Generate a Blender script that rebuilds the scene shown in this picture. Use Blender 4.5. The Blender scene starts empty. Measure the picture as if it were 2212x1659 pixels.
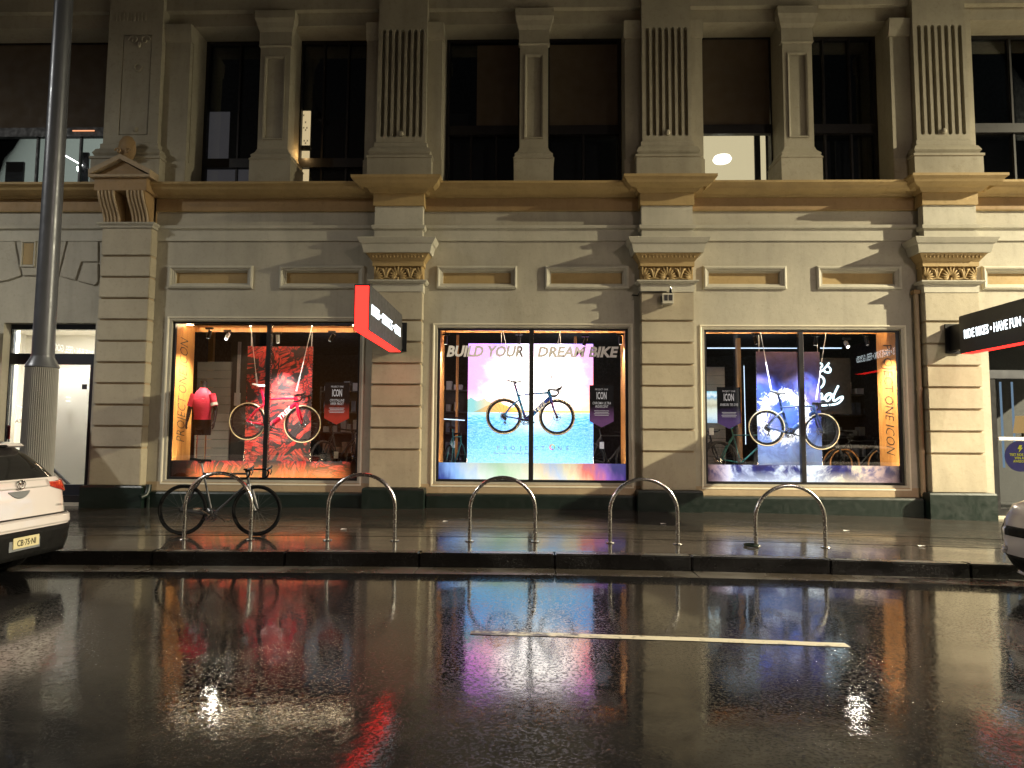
import bpy, bmesh, math, random
from math import sin, cos, pi, radians, sqrt, atan2
from mathutils import Vector, Matrix
random.seed(7)
S = bpy.context.scene
COL = S.collection

# ------------------------------------------------------------ camera, sky, street light, exposure
F, CX, CY = 1500.0, 1106.0, 829.5           # focal length and centre in units of a 2212 px wide frame
CAM = Vector((0, -12.5, 1.40))
_p, _y, _r = radians(4.4), radians(1.5), radians(0.4)
FW = Vector((-sin(_y)*cos(_p), cos(_y)*cos(_p), sin(_p)))
_rt = Vector((cos(_y), sin(_y), 0)); _up = _rt.cross(FW)
RT = _rt*cos(_r) + _up*sin(_r); UP = -_rt*sin(_r) + _up*cos(_r)
cam = bpy.data.objects.new('camera', bpy.data.cameras.new('camera'))
COL.objects.link(cam); S.camera = cam
cam.data.sensor_width = 36; cam.data.lens = 36*F/2212
cam.data.clip_start = 0.05; cam.data.clip_end = 400
m3 = Matrix((RT, UP, -FW)).transposed()
cam.matrix_world = Matrix.Translation(CAM) @ m3.to_4x4()

W = bpy.data.worlds.new('World'); S.world = W; W.use_nodes = True
wn = W.node_tree.nodes; wl = W.node_tree.links
sky = wn.new('ShaderNodeTexSky'); sky.sky_type = 'NISHITA'; sky.sun_disc = False
sky.sun_elevation = radians(0.5); sky.sun_rotation = radians(200)
wl.new(sky.outputs[0], wn['Background'].inputs[0]); wn['Background'].inputs[1].default_value = 0.012
S.view_settings.view_transform = 'Standard'; S.view_settings.look = 'None'
S.view_settings.exposure = 0; S.view_settings.gamma = 1; S.view_settings.use_curve_mapping = False
S.cycles.use_denoising = True
S.cycles.max_bounces = 8; S.cycles.transparent_max_bounces = 24
S.cycles.sample_clamp_indirect = 6
LAMPS = [  # street lamps of the block: position, power, colour
    ((24.5, -7.0, 12.0), 200000, (1.0, .89, .61)),
    ((-15.5, -9.0, 10.5), 6000, (.97, .95, .88)),
    ((9.5, -17.0, 10.5), 9600, (1.0, .80, .68)),
]

def at(px, py, Y):
    d = FW + RT*((px-CX)/F) + UP*((CY-py)/F)
    t = (Y - CAM.y)/d.y
    return CAM.x + d.x*t, CAM.z + d.z*t
def X(px, py, Y): return at(px, py, Y)[0]
def Z(py, Y, px=1141): return at(px, py, Y)[1]

# ------------------------------------------------------------ mesh builder
class MB:
    def __init__(s): s.v = []; s.f = []
    def add(s, vs, fs):
        o = len(s.v); s.v += [tuple(v) for v in vs]; s.f += [tuple(i+o for i in f) for f in fs]; return s
    def box(s, x0, x1, y0, y1, z0, z1):
        return s.add([(x0,y0,z0),(x1,y0,z0),(x1,y1,z0),(x0,y1,z0),(x0,y0,z1),(x1,y0,z1),(x1,y1,z1),(x0,y1,z1)],
            [(0,3,2,1),(4,5,6,7),(0,1,5,4),(1,2,6,5),(2,3,7,6),(3,0,4,7)])
    def loft(s, loops, closed=True, cap0=True, cap1=True):
        n = len(loops[0]); vs = [p for l in loops for p in l]; fs = []
        for k in range(len(loops)-1):
            for i in range(n if closed else n-1):
                j = (i+1) % n
                fs.append((k*n+i, k*n+j, (k+1)*n+j, (k+1)*n+i))
        if cap0: fs.append(tuple(range(n-1, -1, -1)))
        if cap1: fs.append(tuple(range((len(loops)-1)*n, len(loops)*n)))
        return s.add(vs, fs)
    def profile_x(s, prof, x0, x1):          # prof: (y,z) polygon
        return s.loft([[(x0,y,z) for y,z in prof], [(x1,y,z) for y,z in prof]])
    def prism(s, pts, y0, y1):               # pts: (x,z) polygon, extruded along y
        return s.loft([[(x,y0,z) for x,z in pts], [(x,y1,z) for x,z in pts]])
    def ressault(s, prof, x0, x1, yf, yb):   # prof: (out,z): swept left return, front, right return
        loops = [[(x0-o,yb,z),(x0-o,yf-o,z),(x1+o,yf-o,z),(x1+o,yb,z)] for o,z in prof]
        return s.loft(loops, closed=True)
    def rect(s, x0, x1, z0, z1, prof, Y=0):  # prof: (inset,out): frame swept round a rectangle
        loops = [[(x0+i,Y-o,z0+i),(x1-i,Y-o,z0+i),(x1-i,Y-o,z1-i),(x0+i,Y-o,z1-i)] for i,o in prof]
        return s.loft(loops, cap0=False, cap1=False)
    def tube(s, path, r, n=8, ref=(0,1,0), closed=False, caps=True):
        path = [Vector(p) for p in path]; N = len(path); ref = Vector(ref); loops = []
        for k, p in enumerate(path):
            if closed: t = path[(k+1)%N] - path[k-1]
            else: t = path[min(k+1,N-1)] - path[max(k-1,0)]
            t.normalize()
            a = ref - t*ref.dot(t)
            if a.length < 1e-4: a = Vector((1,0,0)) - t*t.x
            a.normalize(); b = t.cross(a)
            rr = r[k] if isinstance(r, (list,tuple)) and not (len(r)==2 and N!=2 and not isinstance(r[0],(list,tuple))) else r
            ra, rb = rr if isinstance(rr,(list,tuple)) else (rr, rr)
            loops.append([p + a*(ra*cos(2*pi*i/n)) + b*(rb*sin(2*pi*i/n)) for i in range(n)])
        if closed: loops.append(loops[0]); caps = False
        return s.loft(loops, cap0=caps, cap1=caps)
    def lathe(s, prof, c=(0,0,0), axis='z', n=16, a0=0, a1=2*pi):
        loops = []; full = abs(a1-a0-2*pi) < 1e-6
        for r, h in prof:
            L = []
            for i in range(n if full else n+1):
                a = a0 + (a1-a0)*i/n
                u, w = r*cos(a), r*sin(a)
                L.append({'z': (c[0]+u, c[1]+w, c[2]+h), 'y': (c[0]+u, c[1]+h, c[2]+w), 'x': (c[0]+h, c[1]+u, c[2]+w)}[axis])
            loops.append(L)
        return s.loft(loops, closed=full, cap0=full, cap1=full)
    def torus(s, c, R, r, n=40, m=8, axis='y'):
        P = []
        for i in range(n):
            a = 2*pi*i/n
            P.append((c[0]+R*cos(a), c[1], c[2]+R*sin(a)) if axis == 'y' else (c[0]+R*cos(a), c[1]+R*sin(a), c[2]))
        return s.tube(P, r, m, ref=(0,1,0) if axis == 'y' else (0,0,1), closed=True)
    def ell(s, c, rx, ry, rz, n=8, m=5, rot=0):   # ellipsoid, rot about y
        vs = []; fs = []
        for j in range(1, m):
            th = pi*j/m
            for i in range(n):
                a = 2*pi*i/n
                x, y, z = rx*sin(th)*cos(a), ry*sin(th)*sin(a), rz*cos(th)
                vs.append((c[0]+x*cos(rot)+z*sin(rot), c[1]+y, c[2]-x*sin(rot)+z*cos(rot)))
        t = len(vs); vs.append((c[0]+rz*sin(rot), c[1], c[2]+rz*cos(rot))); vs.append((c[0]-rz*sin(rot), c[1], c[2]-rz*cos(rot)))
        for j in range(m-2):
            for i in range(n):
                k = (i+1) % n
                fs.append((j*n+i, (j+1)*n+i, (j+1)*n+k, j*n+k))
        for i in range(n):
            k = (i+1) % n
            fs.append((t, i, k)); fs.append((t+1, (m-2)*n+k, (m-2)*n+i))
        return s.add(vs, fs)
    def holes(s, x0, x1, z0, z1, y0, y1, holes):   # slab with rectangular holes
        xs = sorted({x0, x1} | {h[0] for h in holes} | {h[1] for h in holes})
        zs = sorted({z0, z1} | {h[2] for h in holes} | {h[3] for h in holes})
        xs = [x for x in xs if x0 <= x <= x1]; zs = [z for z in zs if z0 <= z <= z1]
        solid = lambda i, k: 0 <= i < len(xs)-1 and 0 <= k < len(zs)-1 and not any(
            h[0]-1e-6 <= xs[i] and xs[i+1] <= h[1]+1e-6 and h[2]-1e-6 <= zs[k] and zs[k+1] <= h[3]+1e-6 for h in holes)
        for i in range(len(xs)-1):
            for k in range(len(zs)-1):
                if not solid(i, k): continue
                a, b, c, d = xs[i], xs[i+1], zs[k], zs[k+1]
                s.add([(a,y0,c),(b,y0,c),(b,y0,d),(a,y0,d)], [(0,1,2,3)])
                s.add([(a,y1,c),(b,y1,c),(b,y1,d),(a,y1,d)], [(3,2,1,0)])
                if not solid(i-1,k): s.add([(a,y0,c),(a,y0,d),(a,y1,d),(a,y1,c)], [(0,1,2,3)])
                if not solid(i+1,k): s.add([(b,y0,c),(b,y1,c),(b,y1,d),(b,y0,d)], [(0,1,2,3)])
                if not solid(i,k-1): s.add([(a,y0,c),(a,y1,c),(b,y1,c),(b,y0,c)], [(0,1,2,3)])
                if not solid(i,k+1): s.add([(a,y0,d),(b,y0,d),(b,y1,d),(a,y1,d)], [(0,1,2,3)])
        return s
    def text(s, string, size, fn, bold=0.0, shear=0.0, depth=0.003, align='CENTER', space=1.0, res=2):
        cu = bpy.data.curves.new('t', 'FONT'); cu.body = string; cu.size = 1; cu.align_x = align
        cu.shear = shear; cu.offset = bold; cu.resolution_u = res; cu.extrude = 0.5; cu.space_character = space
        o = bpy.data.objects.new('t', cu); COL.objects.link(o)
        me = bpy.data.meshes.new_from_object(o.evaluated_get(bpy.context.evaluated_depsgraph_get()))
        vs = [fn(v.co.x*size, v.co.y*size, v.co.z*depth) for v in me.vertices]
        fs = [tuple(p.vertices) for p in me.polygons]
        bpy.data.objects.remove(o); bpy.data.curves.remove(cu); bpy.data.meshes.remove(me)
        return s.add(vs, fs)
    def build(s, name, mat, parent=None, smooth=False, bevel=0.0, fix=True):
        org = Vector((0,0,0)); q = parent
        while q is not None: org += q.location; q = q.parent
        bm = bmesh.new()
        bv = [bm.verts.new(Vector(v)-org) for v in s.v]
        for f in s.f:
            try: bm.faces.new([bv[i] for i in f])
            except ValueError: pass
        if fix:
            bmesh.ops.remove_doubles(bm, verts=bm.verts, dist=1e-5)
            bmesh.ops.recalc_face_normals(bm, faces=bm.faces)
        if bevel:
            es = [e for e in bm.edges if e.is_manifold and e.calc_face_angle(0) > .5]
            bmesh.ops.bevel(bm, geom=es, offset=bevel, segments=2, affect='EDGES', clamp_overlap=True)
        me = bpy.data.meshes.new(name); bm.to_mesh(me); bm.free()
        if mat: me.materials.append(mat)
        if smooth:
            for p in me.polygons: p.use_smooth = True
            try: me.set_sharp_from_angle(angle=radians(40))
            except Exception: pass
        o = bpy.data.objects.new(name, me); COL.objects.link(o)
        if parent: o.parent = parent
        return o

def tag(o, label=None, cat=None, group=None, kind=None):
    for k, v in (('label',label),('category',cat),('group',group),('kind',kind)):
        if v: o[k] = v
    return o
def thing(name, label, cat, loc=(0,0,0), group=None):
    o = bpy.data.objects.new(name, None); COL.objects.link(o); o.location = loc; o.empty_display_size = .2
    return tag(o, label, cat, group)
def share(src, name, parent, off):           # a piece alike another: same mesh, moved
    o = bpy.data.objects.new(name, src.data); COL.objects.link(o); o.parent = parent; o.location = off; return o
def copy_tree(o, parent=None):
    c = o.copy(); COL.objects.link(c); c.parent = parent
    for ch in o.children: copy_tree(ch, c)
    return c
def lamp(kind, loc, power, col, parent=None, aim=None, size=60, blend=.5, radius=.03, name='lamp_light'):
    l = bpy.data.lights.new(name, kind); l.energy = power; l.color = col
    if kind == 'SPOT': l.spot_size = radians(size); l.spot_blend = blend
    l.shadow_soft_size = radius
    o = bpy.data.objects.new(name, l); COL.objects.link(o)
    org = Vector((0,0,0)); q = parent
    while q is not None: org += q.location; q = q.parent
    o.location = Vector(loc)-org
    if parent: o.parent = parent
    if aim is not None:
        o.rotation_euler = (Vector(aim)-Vector(loc)).to_track_quat('-Z','Y').to_euler()
    return o

def area(loc, power, col, parent, size):
    l = bpy.data.lights.new('ceiling_light', 'AREA'); l.energy = power; l.color = col; l.size = size
    o = bpy.data.objects.new('ceiling_light', l); COL.objects.link(o); o.parent = parent
    o.location = Vector(loc)-parent.location; return o

# ------------------------------------------------------------ materials
class NT:
    def __init__(s, name):
        s.m = bpy.data.materials.new(name); s.m.use_nodes = True
        s.t = s.m.node_tree; s.n = s.t.nodes; s.n.clear(); s.out = s.n.new('ShaderNodeOutputMaterial')
    def new(s, t, **kw):
        n = s.n.new('ShaderNode'+t)
        for k, v in kw.items():
            if k.startswith('i_'): n.inputs[k[2:].replace('_',' ')].default_value = v
            else: setattr(n, k, v)
        return n
    def link(s, a, b): s.t.links.new(a, b)
    def coord(s, which='Object', scale=(1,1,1), rot=(0,0,0), loc=(0,0,0)):
        tc = s.new('TexCoord'); mp = s.new('Mapping')
        mp.inputs['Scale'].default_value = scale; mp.inputs['Rotation'].default_value = rot; mp.inputs['Location'].default_value = loc
        s.link(tc.outputs[which], mp.inputs[0]); return mp.outputs[0]
    def noise(s, vec, scale, detail=4, rough=.5, dist=0):
        n = s.new('TexNoise'); n.inputs['Scale'].default_value = scale; n.inputs['Detail'].default_value = detail
        n.inputs['Roughness'].default_value = rough; n.inputs['Distortion'].default_value = dist
        if vec is not None: s.link(vec, n.inputs['Vector'])
        return n.outputs['Fac']
    def ramp(s, fac, stops, interp='LINEAR'):
        r = s.new('ValToRGB'); r.color_ramp.interpolation = interp
        e = r.color_ramp.elements
        while len(e) < len(stops): e.new(.5)
        for k, (p, c) in enumerate(stops):
            e[k].position = p
            e[k].color = (c, c, c, 1) if isinstance(c, (int,float)) else (*c, 1)
        s.link(fac, r.inputs[0]); return r.outputs[0]
    def mix(s, fac, a, b, blend='MIX'):
        n = s.new('Mix', data_type='RGBA', blend_type=blend)
        for sock, v in ((n.inputs[0],fac),(n.inputs[6],a),(n.inputs[7],b)):
            if hasattr(v, 'is_output'): s.link(v, sock)
            elif isinstance(v, (int,float)): sock.default_value = v
            else: sock.default_value = (*v, 1)
        return n.outputs[2]
    def math(s, op, a, b=None, c=None, clamp=False):
        n = s.new('Math', operation=op, use_clamp=clamp)
        for k, v in enumerate((a, b, c)):
            if v is None: continue
            if hasattr(v, 'is_output'): s.link(v, n.inputs[k])
            else: n.inputs[k].default_value = v
        return n.outputs[0]
    def bump(s, h, strength=.3, dist=.01, prev=None):
        b = s.new('Bump'); b.inputs['Strength'].default_value = strength; b.inputs['Distance'].default_value = dist
        s.link(h, b.inputs['Height'])
        if prev: s.link(prev, b.inputs['Normal'])
        return b.outputs[0]
    def pbr(s, col, rough=.5, metal=0, normal=None, emis=None, estr=0, coat=0, spec=.5):
        p = s.new('BsdfPrincipled')
        for k, v in (('Base Color',col),('Roughness',rough),('Metallic',metal),('Emission Color',emis),('Emission Strength',estr),('Coat Weight',coat),('Specular IOR Level',spec)):
            if v is None: continue
            if hasattr(v, 'is_output'): s.link(v, p.inputs[k])
            else: p.inputs[k].default_value = v if isinstance(v, (int,float)) else (*v, 1)
        if normal: s.link(normal, p.inputs['Normal'])
        s.link(p.outputs[0], s.out.inputs[0]); return s.m

def plain(name, col, rough=.5, metal=0, coat=0, var=.12, scale=6, bump=.0, spec=.5):
    t = NT(name); v = t.coord('Object')
    n = t.noise(v, scale, 4)
    c = t.mix(n, [x*(1-var) for x in col], [min(1,x*(1+var)) for x in col])
    nm = t.bump(t.noise(v, scale*8, 3), bump, .004) if bump else None
    r = t.ramp(t.noise(v, scale*2.3, 3), [(.3, max(.02,rough*.8)), (.7, min(1,rough*1.2))])
    return t.pbr(c, r, metal, nm, coat=coat, spec=spec)
def painted(name, col, grime=.55, rough=.62):
    t = NT(name); tc = t.coord('Object')
    big = t.noise(t.coord('Object', (1,1,1)), .9, 5, .6)
    st = t.noise(t.coord('Object', (2.2,2.2,.4)), 1.3, 4, .6, .6)
    sp = t.noise(tc, 14, 6, .7)
    c = t.mix(t.ramp(big, [(.35,0),(.7,1)]), [x*.80 for x in col], col)
    c = t.mix(t.ramp(st, [(.49,0),(.80,grime*.8)]), c, [x*.50 for x in col])
    c = t.mix(t.ramp(sp, [(.54,0),(.70,grime*.8)]), c, [col[0]*.6, col[1]*.58, col[2]*.55])
    nm = t.bump(t.noise(tc, 60, 5, .65), .22, .006)
    nm = t.bump(t.noise(tc, 5, 4, .6), .28, .02, nm)
    return t.pbr(c, t.ramp(sp, [(.3,rough-.12),(.7,rough+.15)]), 0, nm, spec=.35)
def emit(name, col, strength):
    t = NT(name); e = t.new('Emission'); e.inputs[0].default_value = (*col,1); e.inputs[1].default_value = strength
    t.link(e.outputs[0], t.out.inputs[0]); return t.m
def glassy(name, tint=(.93,.95,.95), refl=1.0, ior=1.5):
    t = NT(name); tr = t.new('BsdfTransparent'); tr.inputs[0].default_value = (*tint,1)
    gl = t.new('BsdfGlossy'); gl.inputs['Roughness'].default_value = .0
    n = t.noise(t.coord('Object'), .8, 2); t.link(t.bump(n, .04, .02), gl.inputs['Normal'])
    fr = t.new('Fresnel'); fr.inputs['IOR'].default_value = ior
    f = t.math('MULTIPLY', fr.outputs[0], refl, clamp=True)
    mx = t.new('MixShader'); t.link(f, mx.inputs[0]); t.link(tr.outputs[0], mx.inputs[1]); t.link(gl.outputs[0], mx.inputs[2])
    t.link(mx.outputs[0], t.out.inputs[0]); return t.m

def wet(name, dry, damp, rmin, rmax, mscale, ior, wave, ripple, grain, rscale=20, stretch=(1,1,1), crown=None, blotch=0):
    """wet paving: dark diffuse body under a water film; pools lie smooth, drained patches show rippled grain.
    wave, ripple and grain are surface slopes at about 35 cm, 5 cm and 1.5 cm"""
    t = NT(name); v = t.coord('Object'); vs = t.coord('Object', stretch)
    pool = t.ramp(t.noise(vs, mscale, 5, .55, .4), [(.36,0),(.66,1)])      # 0 = standing water, 1 = grain shows
    if crown:      # water drains off the crown of the road towards the gutter
        sy = t.new('SeparateXYZ'); t.link(v, sy.inputs[0])
        mr = t.new('MapRange'); t.link(sy.outputs[1], mr.inputs[0]); dull_ = t.new('MapRange'); t.link(sy.outputs[1], dull_.inputs[0])
        for k_, q_ in enumerate((-7.5, -9.0, 0, 1)): dull_.inputs[k_+1].default_value = q_  # mask for cutting the reflection on the near side
        for k_, q_ in enumerate(crown): mr.inputs[k_+1].default_value = q_
        pool = t.math('MULTIPLY', pool, mr.outputs[0], clamp=True)
    g = t.ramp(t.noise(v, 48, 3, .7), [(.53,0),(.72,1)]); rp = t.noise(t.coord('Object', (1,.8,1)), rscale, 4, .7, .2)
    body = t.mix(g, [x*.55 for x in dry], dry)
    body = t.mix(t.ramp(t.noise(vs, 1.3, 5, .6), [(.35,0),(.7,1)]), body, damp)
    rough = t.math('MULTIPLY_ADD', pool, rmax-rmin, rmin)
    amp = t.math('MULTIPLY_ADD', pool, .82, .18)
    n1 = t.bump(t.noise(t.coord('Object', (1,.6,1)), 2.8, 2, .5), 1.0, wave/2.8)
    n2 = t.bump(t.math('MULTIPLY', rp, amp), 1.0, ripple/rscale, n1)
    n3 = t.bump(t.math('MULTIPLY', g, amp), 1.0, grain/48, n2)
    d = t.new('BsdfDiffuse'); t.link(body, d.inputs[0]); t.link(n3, d.inputs['Normal'])
    gl = t.new('BsdfGlossy'); t.link(rough, gl.inputs['Roughness']); t.link(n3, gl.inputs['Normal']); gl.inputs[0].default_value = (.96,.96,.96,1)
    fr = t.new('Fresnel'); fr.inputs['IOR'].default_value = ior; t.link(n1, fr.inputs['Normal'])
    f = fr.outputs[0]
    if crown:
        thin = t.math('MULTIPLY', dull_.outputs[0], t.ramp(t.noise(vs, 1.1, 6, .62, .6), [(.38,.35),(.6,1)]))
        f = t.math('MULTIPLY', f, t.math('MULTIPLY_ADD', thin, -.74, 1.0))  # reflection weakened on the near side to darken the mirrored facade
    if blotch:     # dull patches where the film has drained away
        f = t.math('MULTIPLY', f, t.ramp(t.noise(vs, mscale*2.2, 6, .6, .8), [(.36,1),(.62,1-blotch)]))
    mx = t.new('MixShader'); t.link(f, mx.inputs[0]); t.link(d.outputs[0], mx.inputs[1]); t.link(gl.outputs[0], mx.inputs[2])
    t.link(mx.outputs[0], t.out.inputs[0]); return t.m

M = {}
M['cream'] = painted('cream_paint', (.47,.435,.345))
M['cream2'] = painted('pale_cream_paint', (.53,.50,.405), .4)
M['stone'] = painted('pier_cream_paint', (.46,.405,.295), .5)
M['stone2'] = painted('pier_cream_paint_b', (.43,.37,.26), .55)
M['tan'] = painted('tan_paint', (.44,.335,.21), .45)
M['ochre'] = painted('ochre_paint', (.44,.31,.135), .55)
M['ochre_dark'] = painted('brown_ochre_paint', (.36,.235,.11), .5)
M['upper'] = painted('weathered_cream_paint', (.42,.38,.285), .6)
M['green'] = plain('dark_green_paint', (.006,.014,.011), .4, 0, 0, .3, 5, .25)
M['frame'] = plain('black_window_frame', (.015,.015,.017), .35, 0, 0, .2)
M['darkframe'] = plain('dark_upper_frame', (.012,.011,.012), .5)
M['sill'] = painted('ivory_trim', (.80,.74,.58), .15, .5)
M['glass'] = glassy('shop_glass', refl=1.5)
M['glass_up'] = glassy('upper_glass', (.75,.78,.8), 1.2)
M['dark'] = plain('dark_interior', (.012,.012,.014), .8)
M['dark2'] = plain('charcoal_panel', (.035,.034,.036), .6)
M['blind'] = plain('grey_blind', (.42,.40,.41), .8)
M['brown_blind'] = plain('brown_spandrel', (.10,.075,.05), .8, var=.25, scale=2)
M['steel'] = plain('brushed_steel', (.62,.60,.57), .24, 1, var=.08, scale=20)
M['chrome'] = plain('chrome', (.8,.8,.8), .08, 1, var=.03)
M['black'] = plain('black_plastic', (.012,.012,.012), .4)
M['rubber'] = plain('black_rubber', (.008,.008,.008), .85, bump=.2, scale=20, spec=.12)
M['tan_tyre'] = plain('tan_sidewall_tyre', (.62,.50,.30), .6)
M['brown_tyre'] = plain('gum_sidewall_tyre', (.50,.24,.09), .6)
M['carbon'] = plain('dark_carbon_rim', (.022,.022,.025), .25, coat=.4)
M['pole_base'] = plain('ribbed_base_paint', (.21,.205,.19), .5)
M['pole'] = plain('grey_pole_paint', (.10,.105,.118), .36, .3, bump=.1, scale=4)
M['white'] = plain('white_paint', (.78,.77,.74), .5, var=.05)
M['vinyl'] = plain('white_vinyl', (.88,.85,.83), .6, var=.03)
M['neon'] = emit('white_neon', (.75,.92,1.0), 3.2)
M['red_face'] = emit('lit_red_acrylic', (1.0,.020,.014), 5.0)
M['letter'] = emit('lit_white_letters', (.86,.97,1.0), 4.0)
M['tube'] = emit('white_tube_light', (.62,.78,1.0), 2.2)
M['bulb'] = emit('spotlight_bulb', (1,.95,.88), 12)
M['bulb_dim'] = emit('dim_spotlight_bulb', (1,.92,.82), 3)
# ------------------------------------------------------------ ground
def tilt(x):
    x = max(-14, min(14, x))
    return -.0035*max(0, x)**1.7 - .0015*max(0, -x)**1.7
def G(x, y):
    if y >= -4.21: return .15 - .03*(-.3-y) + tilt(x)
    if y >= -8.5: return -.125 + .008*(-4.6-y) + tilt(x)
    return -.094 + .008*(y+8.5) + tilt(x)
def sheet(xs, ys, f, dz=0):
    b = MB(); n = len(xs)
    b.add([(x, y, f(x,y)+dz) for y in ys for x in xs],
          [(j*n+i, j*n+i+1, (j+1)*n+i+1, (j+1)*n+i) for j in range(len(ys)-1) for i in range(n-1)])
    return b
xs = [-60, -30, -20] + [-14+.7*i for i in range(41)] + [20, 30, 60]
M['road'] = wet('wet_asphalt', (.016,.0155,.016), (.008,.008,.009), .008, .03, .6, 2.05, .006, .022, .05, 17, crown=(-5.0,-8.6,.25,1.2))
M['foot'] = wet('wet_footpath', (.06,.052,.044), (.028,.024,.021), .02, .10, 1.1, 2.1, .008, .024, .05, 18, (.45,1.8,1), None, .40)
M['foot2'] = wet('wet_footpath_edge', (.07,.062,.055), (.035,.03,.028), .015, .07, 1.0, 2.8, .008, .018, .03, 18, (.4,1.4,1), None, .2)
M['kerb'] = wet('wet_kerb_stone', (.011,.0105,.010), (.005,.005,.005), .15, .4, 1.4, 1.35, .02, .06, .15, 16)
M['gutter'] = wet('wet_gutter_concrete', (.075,.06,.045), (.035,.03,.024), .12, .4, 1.5, 1.5, .02, .05, .12, 16)
road = sheet(xs, [-60,-40,-25,-16,-12.5,-10.5,-8.5,-7.5,-6.5,-5.5,-4.62], G).build('road', M['road'], smooth=True, fix=False); tag(road, kind='structure')
fp = sheet(xs, [-2.30,-1.8,-1.0,-.3,.9], G).build('footpath', M['foot'], smooth=True, fix=False); tag(fp, kind='structure')
fq = sheet(xs, [-3.045,-2.7,-2.307], G, -.003).build('footpath', M['foot'], smooth=True, fix=False); tag(fq, kind='structure')
edge = sheet(xs, [-4.02,-3.7,-3.35,-3.052], G, -.006).build('footpath_edge', M['foot2'], smooth=True, fix=False); tag(edge, kind='structure')
kerb = tag(thing('kerb', None, None), kind='structure'); gut = tag(thing('gutter', None, None), kind='structure')
x = -15.7
while x < 15:
    j = [random.uniform(-.004,.004) for _ in range(2)]
    def slab(x0, x1, y0, y1, top, bot, dz):
        b = MB(); P = []
        for z_ in (bot, 0):
            for (a, c) in ((x0,y0),(x1,y0),(x1,y1),(x0,y1)):
                P.append((a, c, (top(a)+dz) if z_ == 0 else top(a)-.35))
        return b.add(P, [(0,3,2,1),(4,5,6,7),(0,1,5,4),(1,2,6,5),(2,3,7,6),(3,0,4,7)])
    slab(x+.006, x+1.594, -4.205, -4.028, lambda a: .15-.03*3.75+tilt(a), 1, j[0]).build('kerb_stone', M['kerb'], kerb, bevel=.012)
    slab(x+.004, x+1.596, -4.62, -4.212, lambda a: -.128+tilt(a), 1, j[1]*.5).build('gutter_slab', M['gutter'], gut, bevel=.004)
    x += 1.6
t = NT('worn_lane_paint')
wv = t.coord('Object')
lx_ = t.new('SeparateXYZ'); t.link(wv, lx_.inputs[0]); mr_ = t.new('MapRange'); t.link(lx_.outputs[0], mr_.inputs[0])
for k_, q_ in enumerate((-.5, 1.0, -.14, .06)): mr_.inputs[k_+1].default_value = q_
c = t.mix(t.ramp(t.math('ADD', t.noise(wv, 9, 6, .7), mr_.outputs[0]), [(.38,0),(.5,1)]), (.05,.045,.04), (.50,.46,.35))
M['lane'] = t.pbr(c, .38, normal=t.bump(t.noise(wv, 70, 3), .4, .004))
def lane(p0, p1, w):
    b = MB(); n = 12; vs = []
    for i in range(n+1):
        a = i/n; x_ = p0[0]+(p1[0]-p0[0])*a; y_ = p0[1]+(p1[1]-p0[1])*a
        e = random.uniform(-.006,.006)
        vs += [(x_, y_-w/2+e, G(x_,y_)+.004), (x_, y_+w/2+e*.5, G(x_,y_)+.004)]
    return b.add(vs, [(2*i,2*i+2,2*i+3,2*i+1) for i in range(n)])
ln = lane((-.45,-7.02), (2.36,-7.16), .10).build('lane_line', M['lane'], fix=False); tag(ln, kind='structure')

# ------------------------------------------------------------ the building
B = thing('heritage_building', 'long cream heritage facade with rusticated piers and lit shop windows', 'building', (0, 0, 0))
YF = -.22                                           # pier faces
zb = [Z(p, YF) for p in (629, 692.5, 739.5, 786.5, 832.5, 879.5, 926.5, 973.5, 1056)]
z_pl = zb[-1]; z_ledge = .39; g0 = -.25
PX = [(X(217,565,YF), -6.937), (-2.838, X(909,830,YF)), (1.973, X(1501,830,YF)), (6.95, X(2124,850,YF)), ]
# openings
W1 = (X(371,700,0), X(779,700,0), .60, Z(694,0)); W2 = (X(945,706,0), X(1357,706,0), .60, Z(707,0)); W3 = (X(1521,708,0), X(1946,708,0), .60, Z(709,0))
DL = (X(5,760,0), X(204,760,0), .17, Z(700,0)); DR = (X(2137,800,0), X(2137,800,0)+2.6, .08, Z(735,0))
pan = [(365,547),(604,787),(943,1117),(1177,1358),(1518,1698),(1763,1946)]
zp0, zp1 = 4.10, Z(575,0)
panels = [(X(a,600,0), X(b,600,0)) for a, b in pan] + [(X(2120,600,0), X(2120,600,0)+1.5)]
hin = [(a+.11, b-.11, zp0+.09, zp1-.09) for a, b in panels]
XL, XR = -13.5, 13.5
wall = MB().holes(XL, XR, g0, Z(520,0), 0, .42, [W1, W2, W3, DL, DR] + [(h[0],h[1],h[2],h[3]) for h in hin])
wall.build('wall', M['cream'], B, fix=False)
# lower tan dado below the windows, a touch proud
for a, b in ((PX[0][1], PX[1][0]), (PX[1][1], PX[2][0]), (PX[2][1], PX[3][0])):
    MB().box(a, b, -.012, 0, z_ledge, .56).build('dado', M['tan'], B)
MB().box(XL, XR, 0, .42, Z(520,0), Z(456,0)+.5).build('frieze_wall', M['cream'], B)
for (a, b), h in zip(panels, hin):
    p = MB().rect(a, b, zp0, zp1, [(0,0),(0,.035),(.03,.05),(.05,.045),(.065,.02),(.085,.015),(.10,-.03),(.115,-.06)]).build('panel_moulding', M['cream2'], B)
    MB().box(h[0], h[1], .06, .12, h[2], h[3]).build('panel_field', M['ochre'], p)
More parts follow.
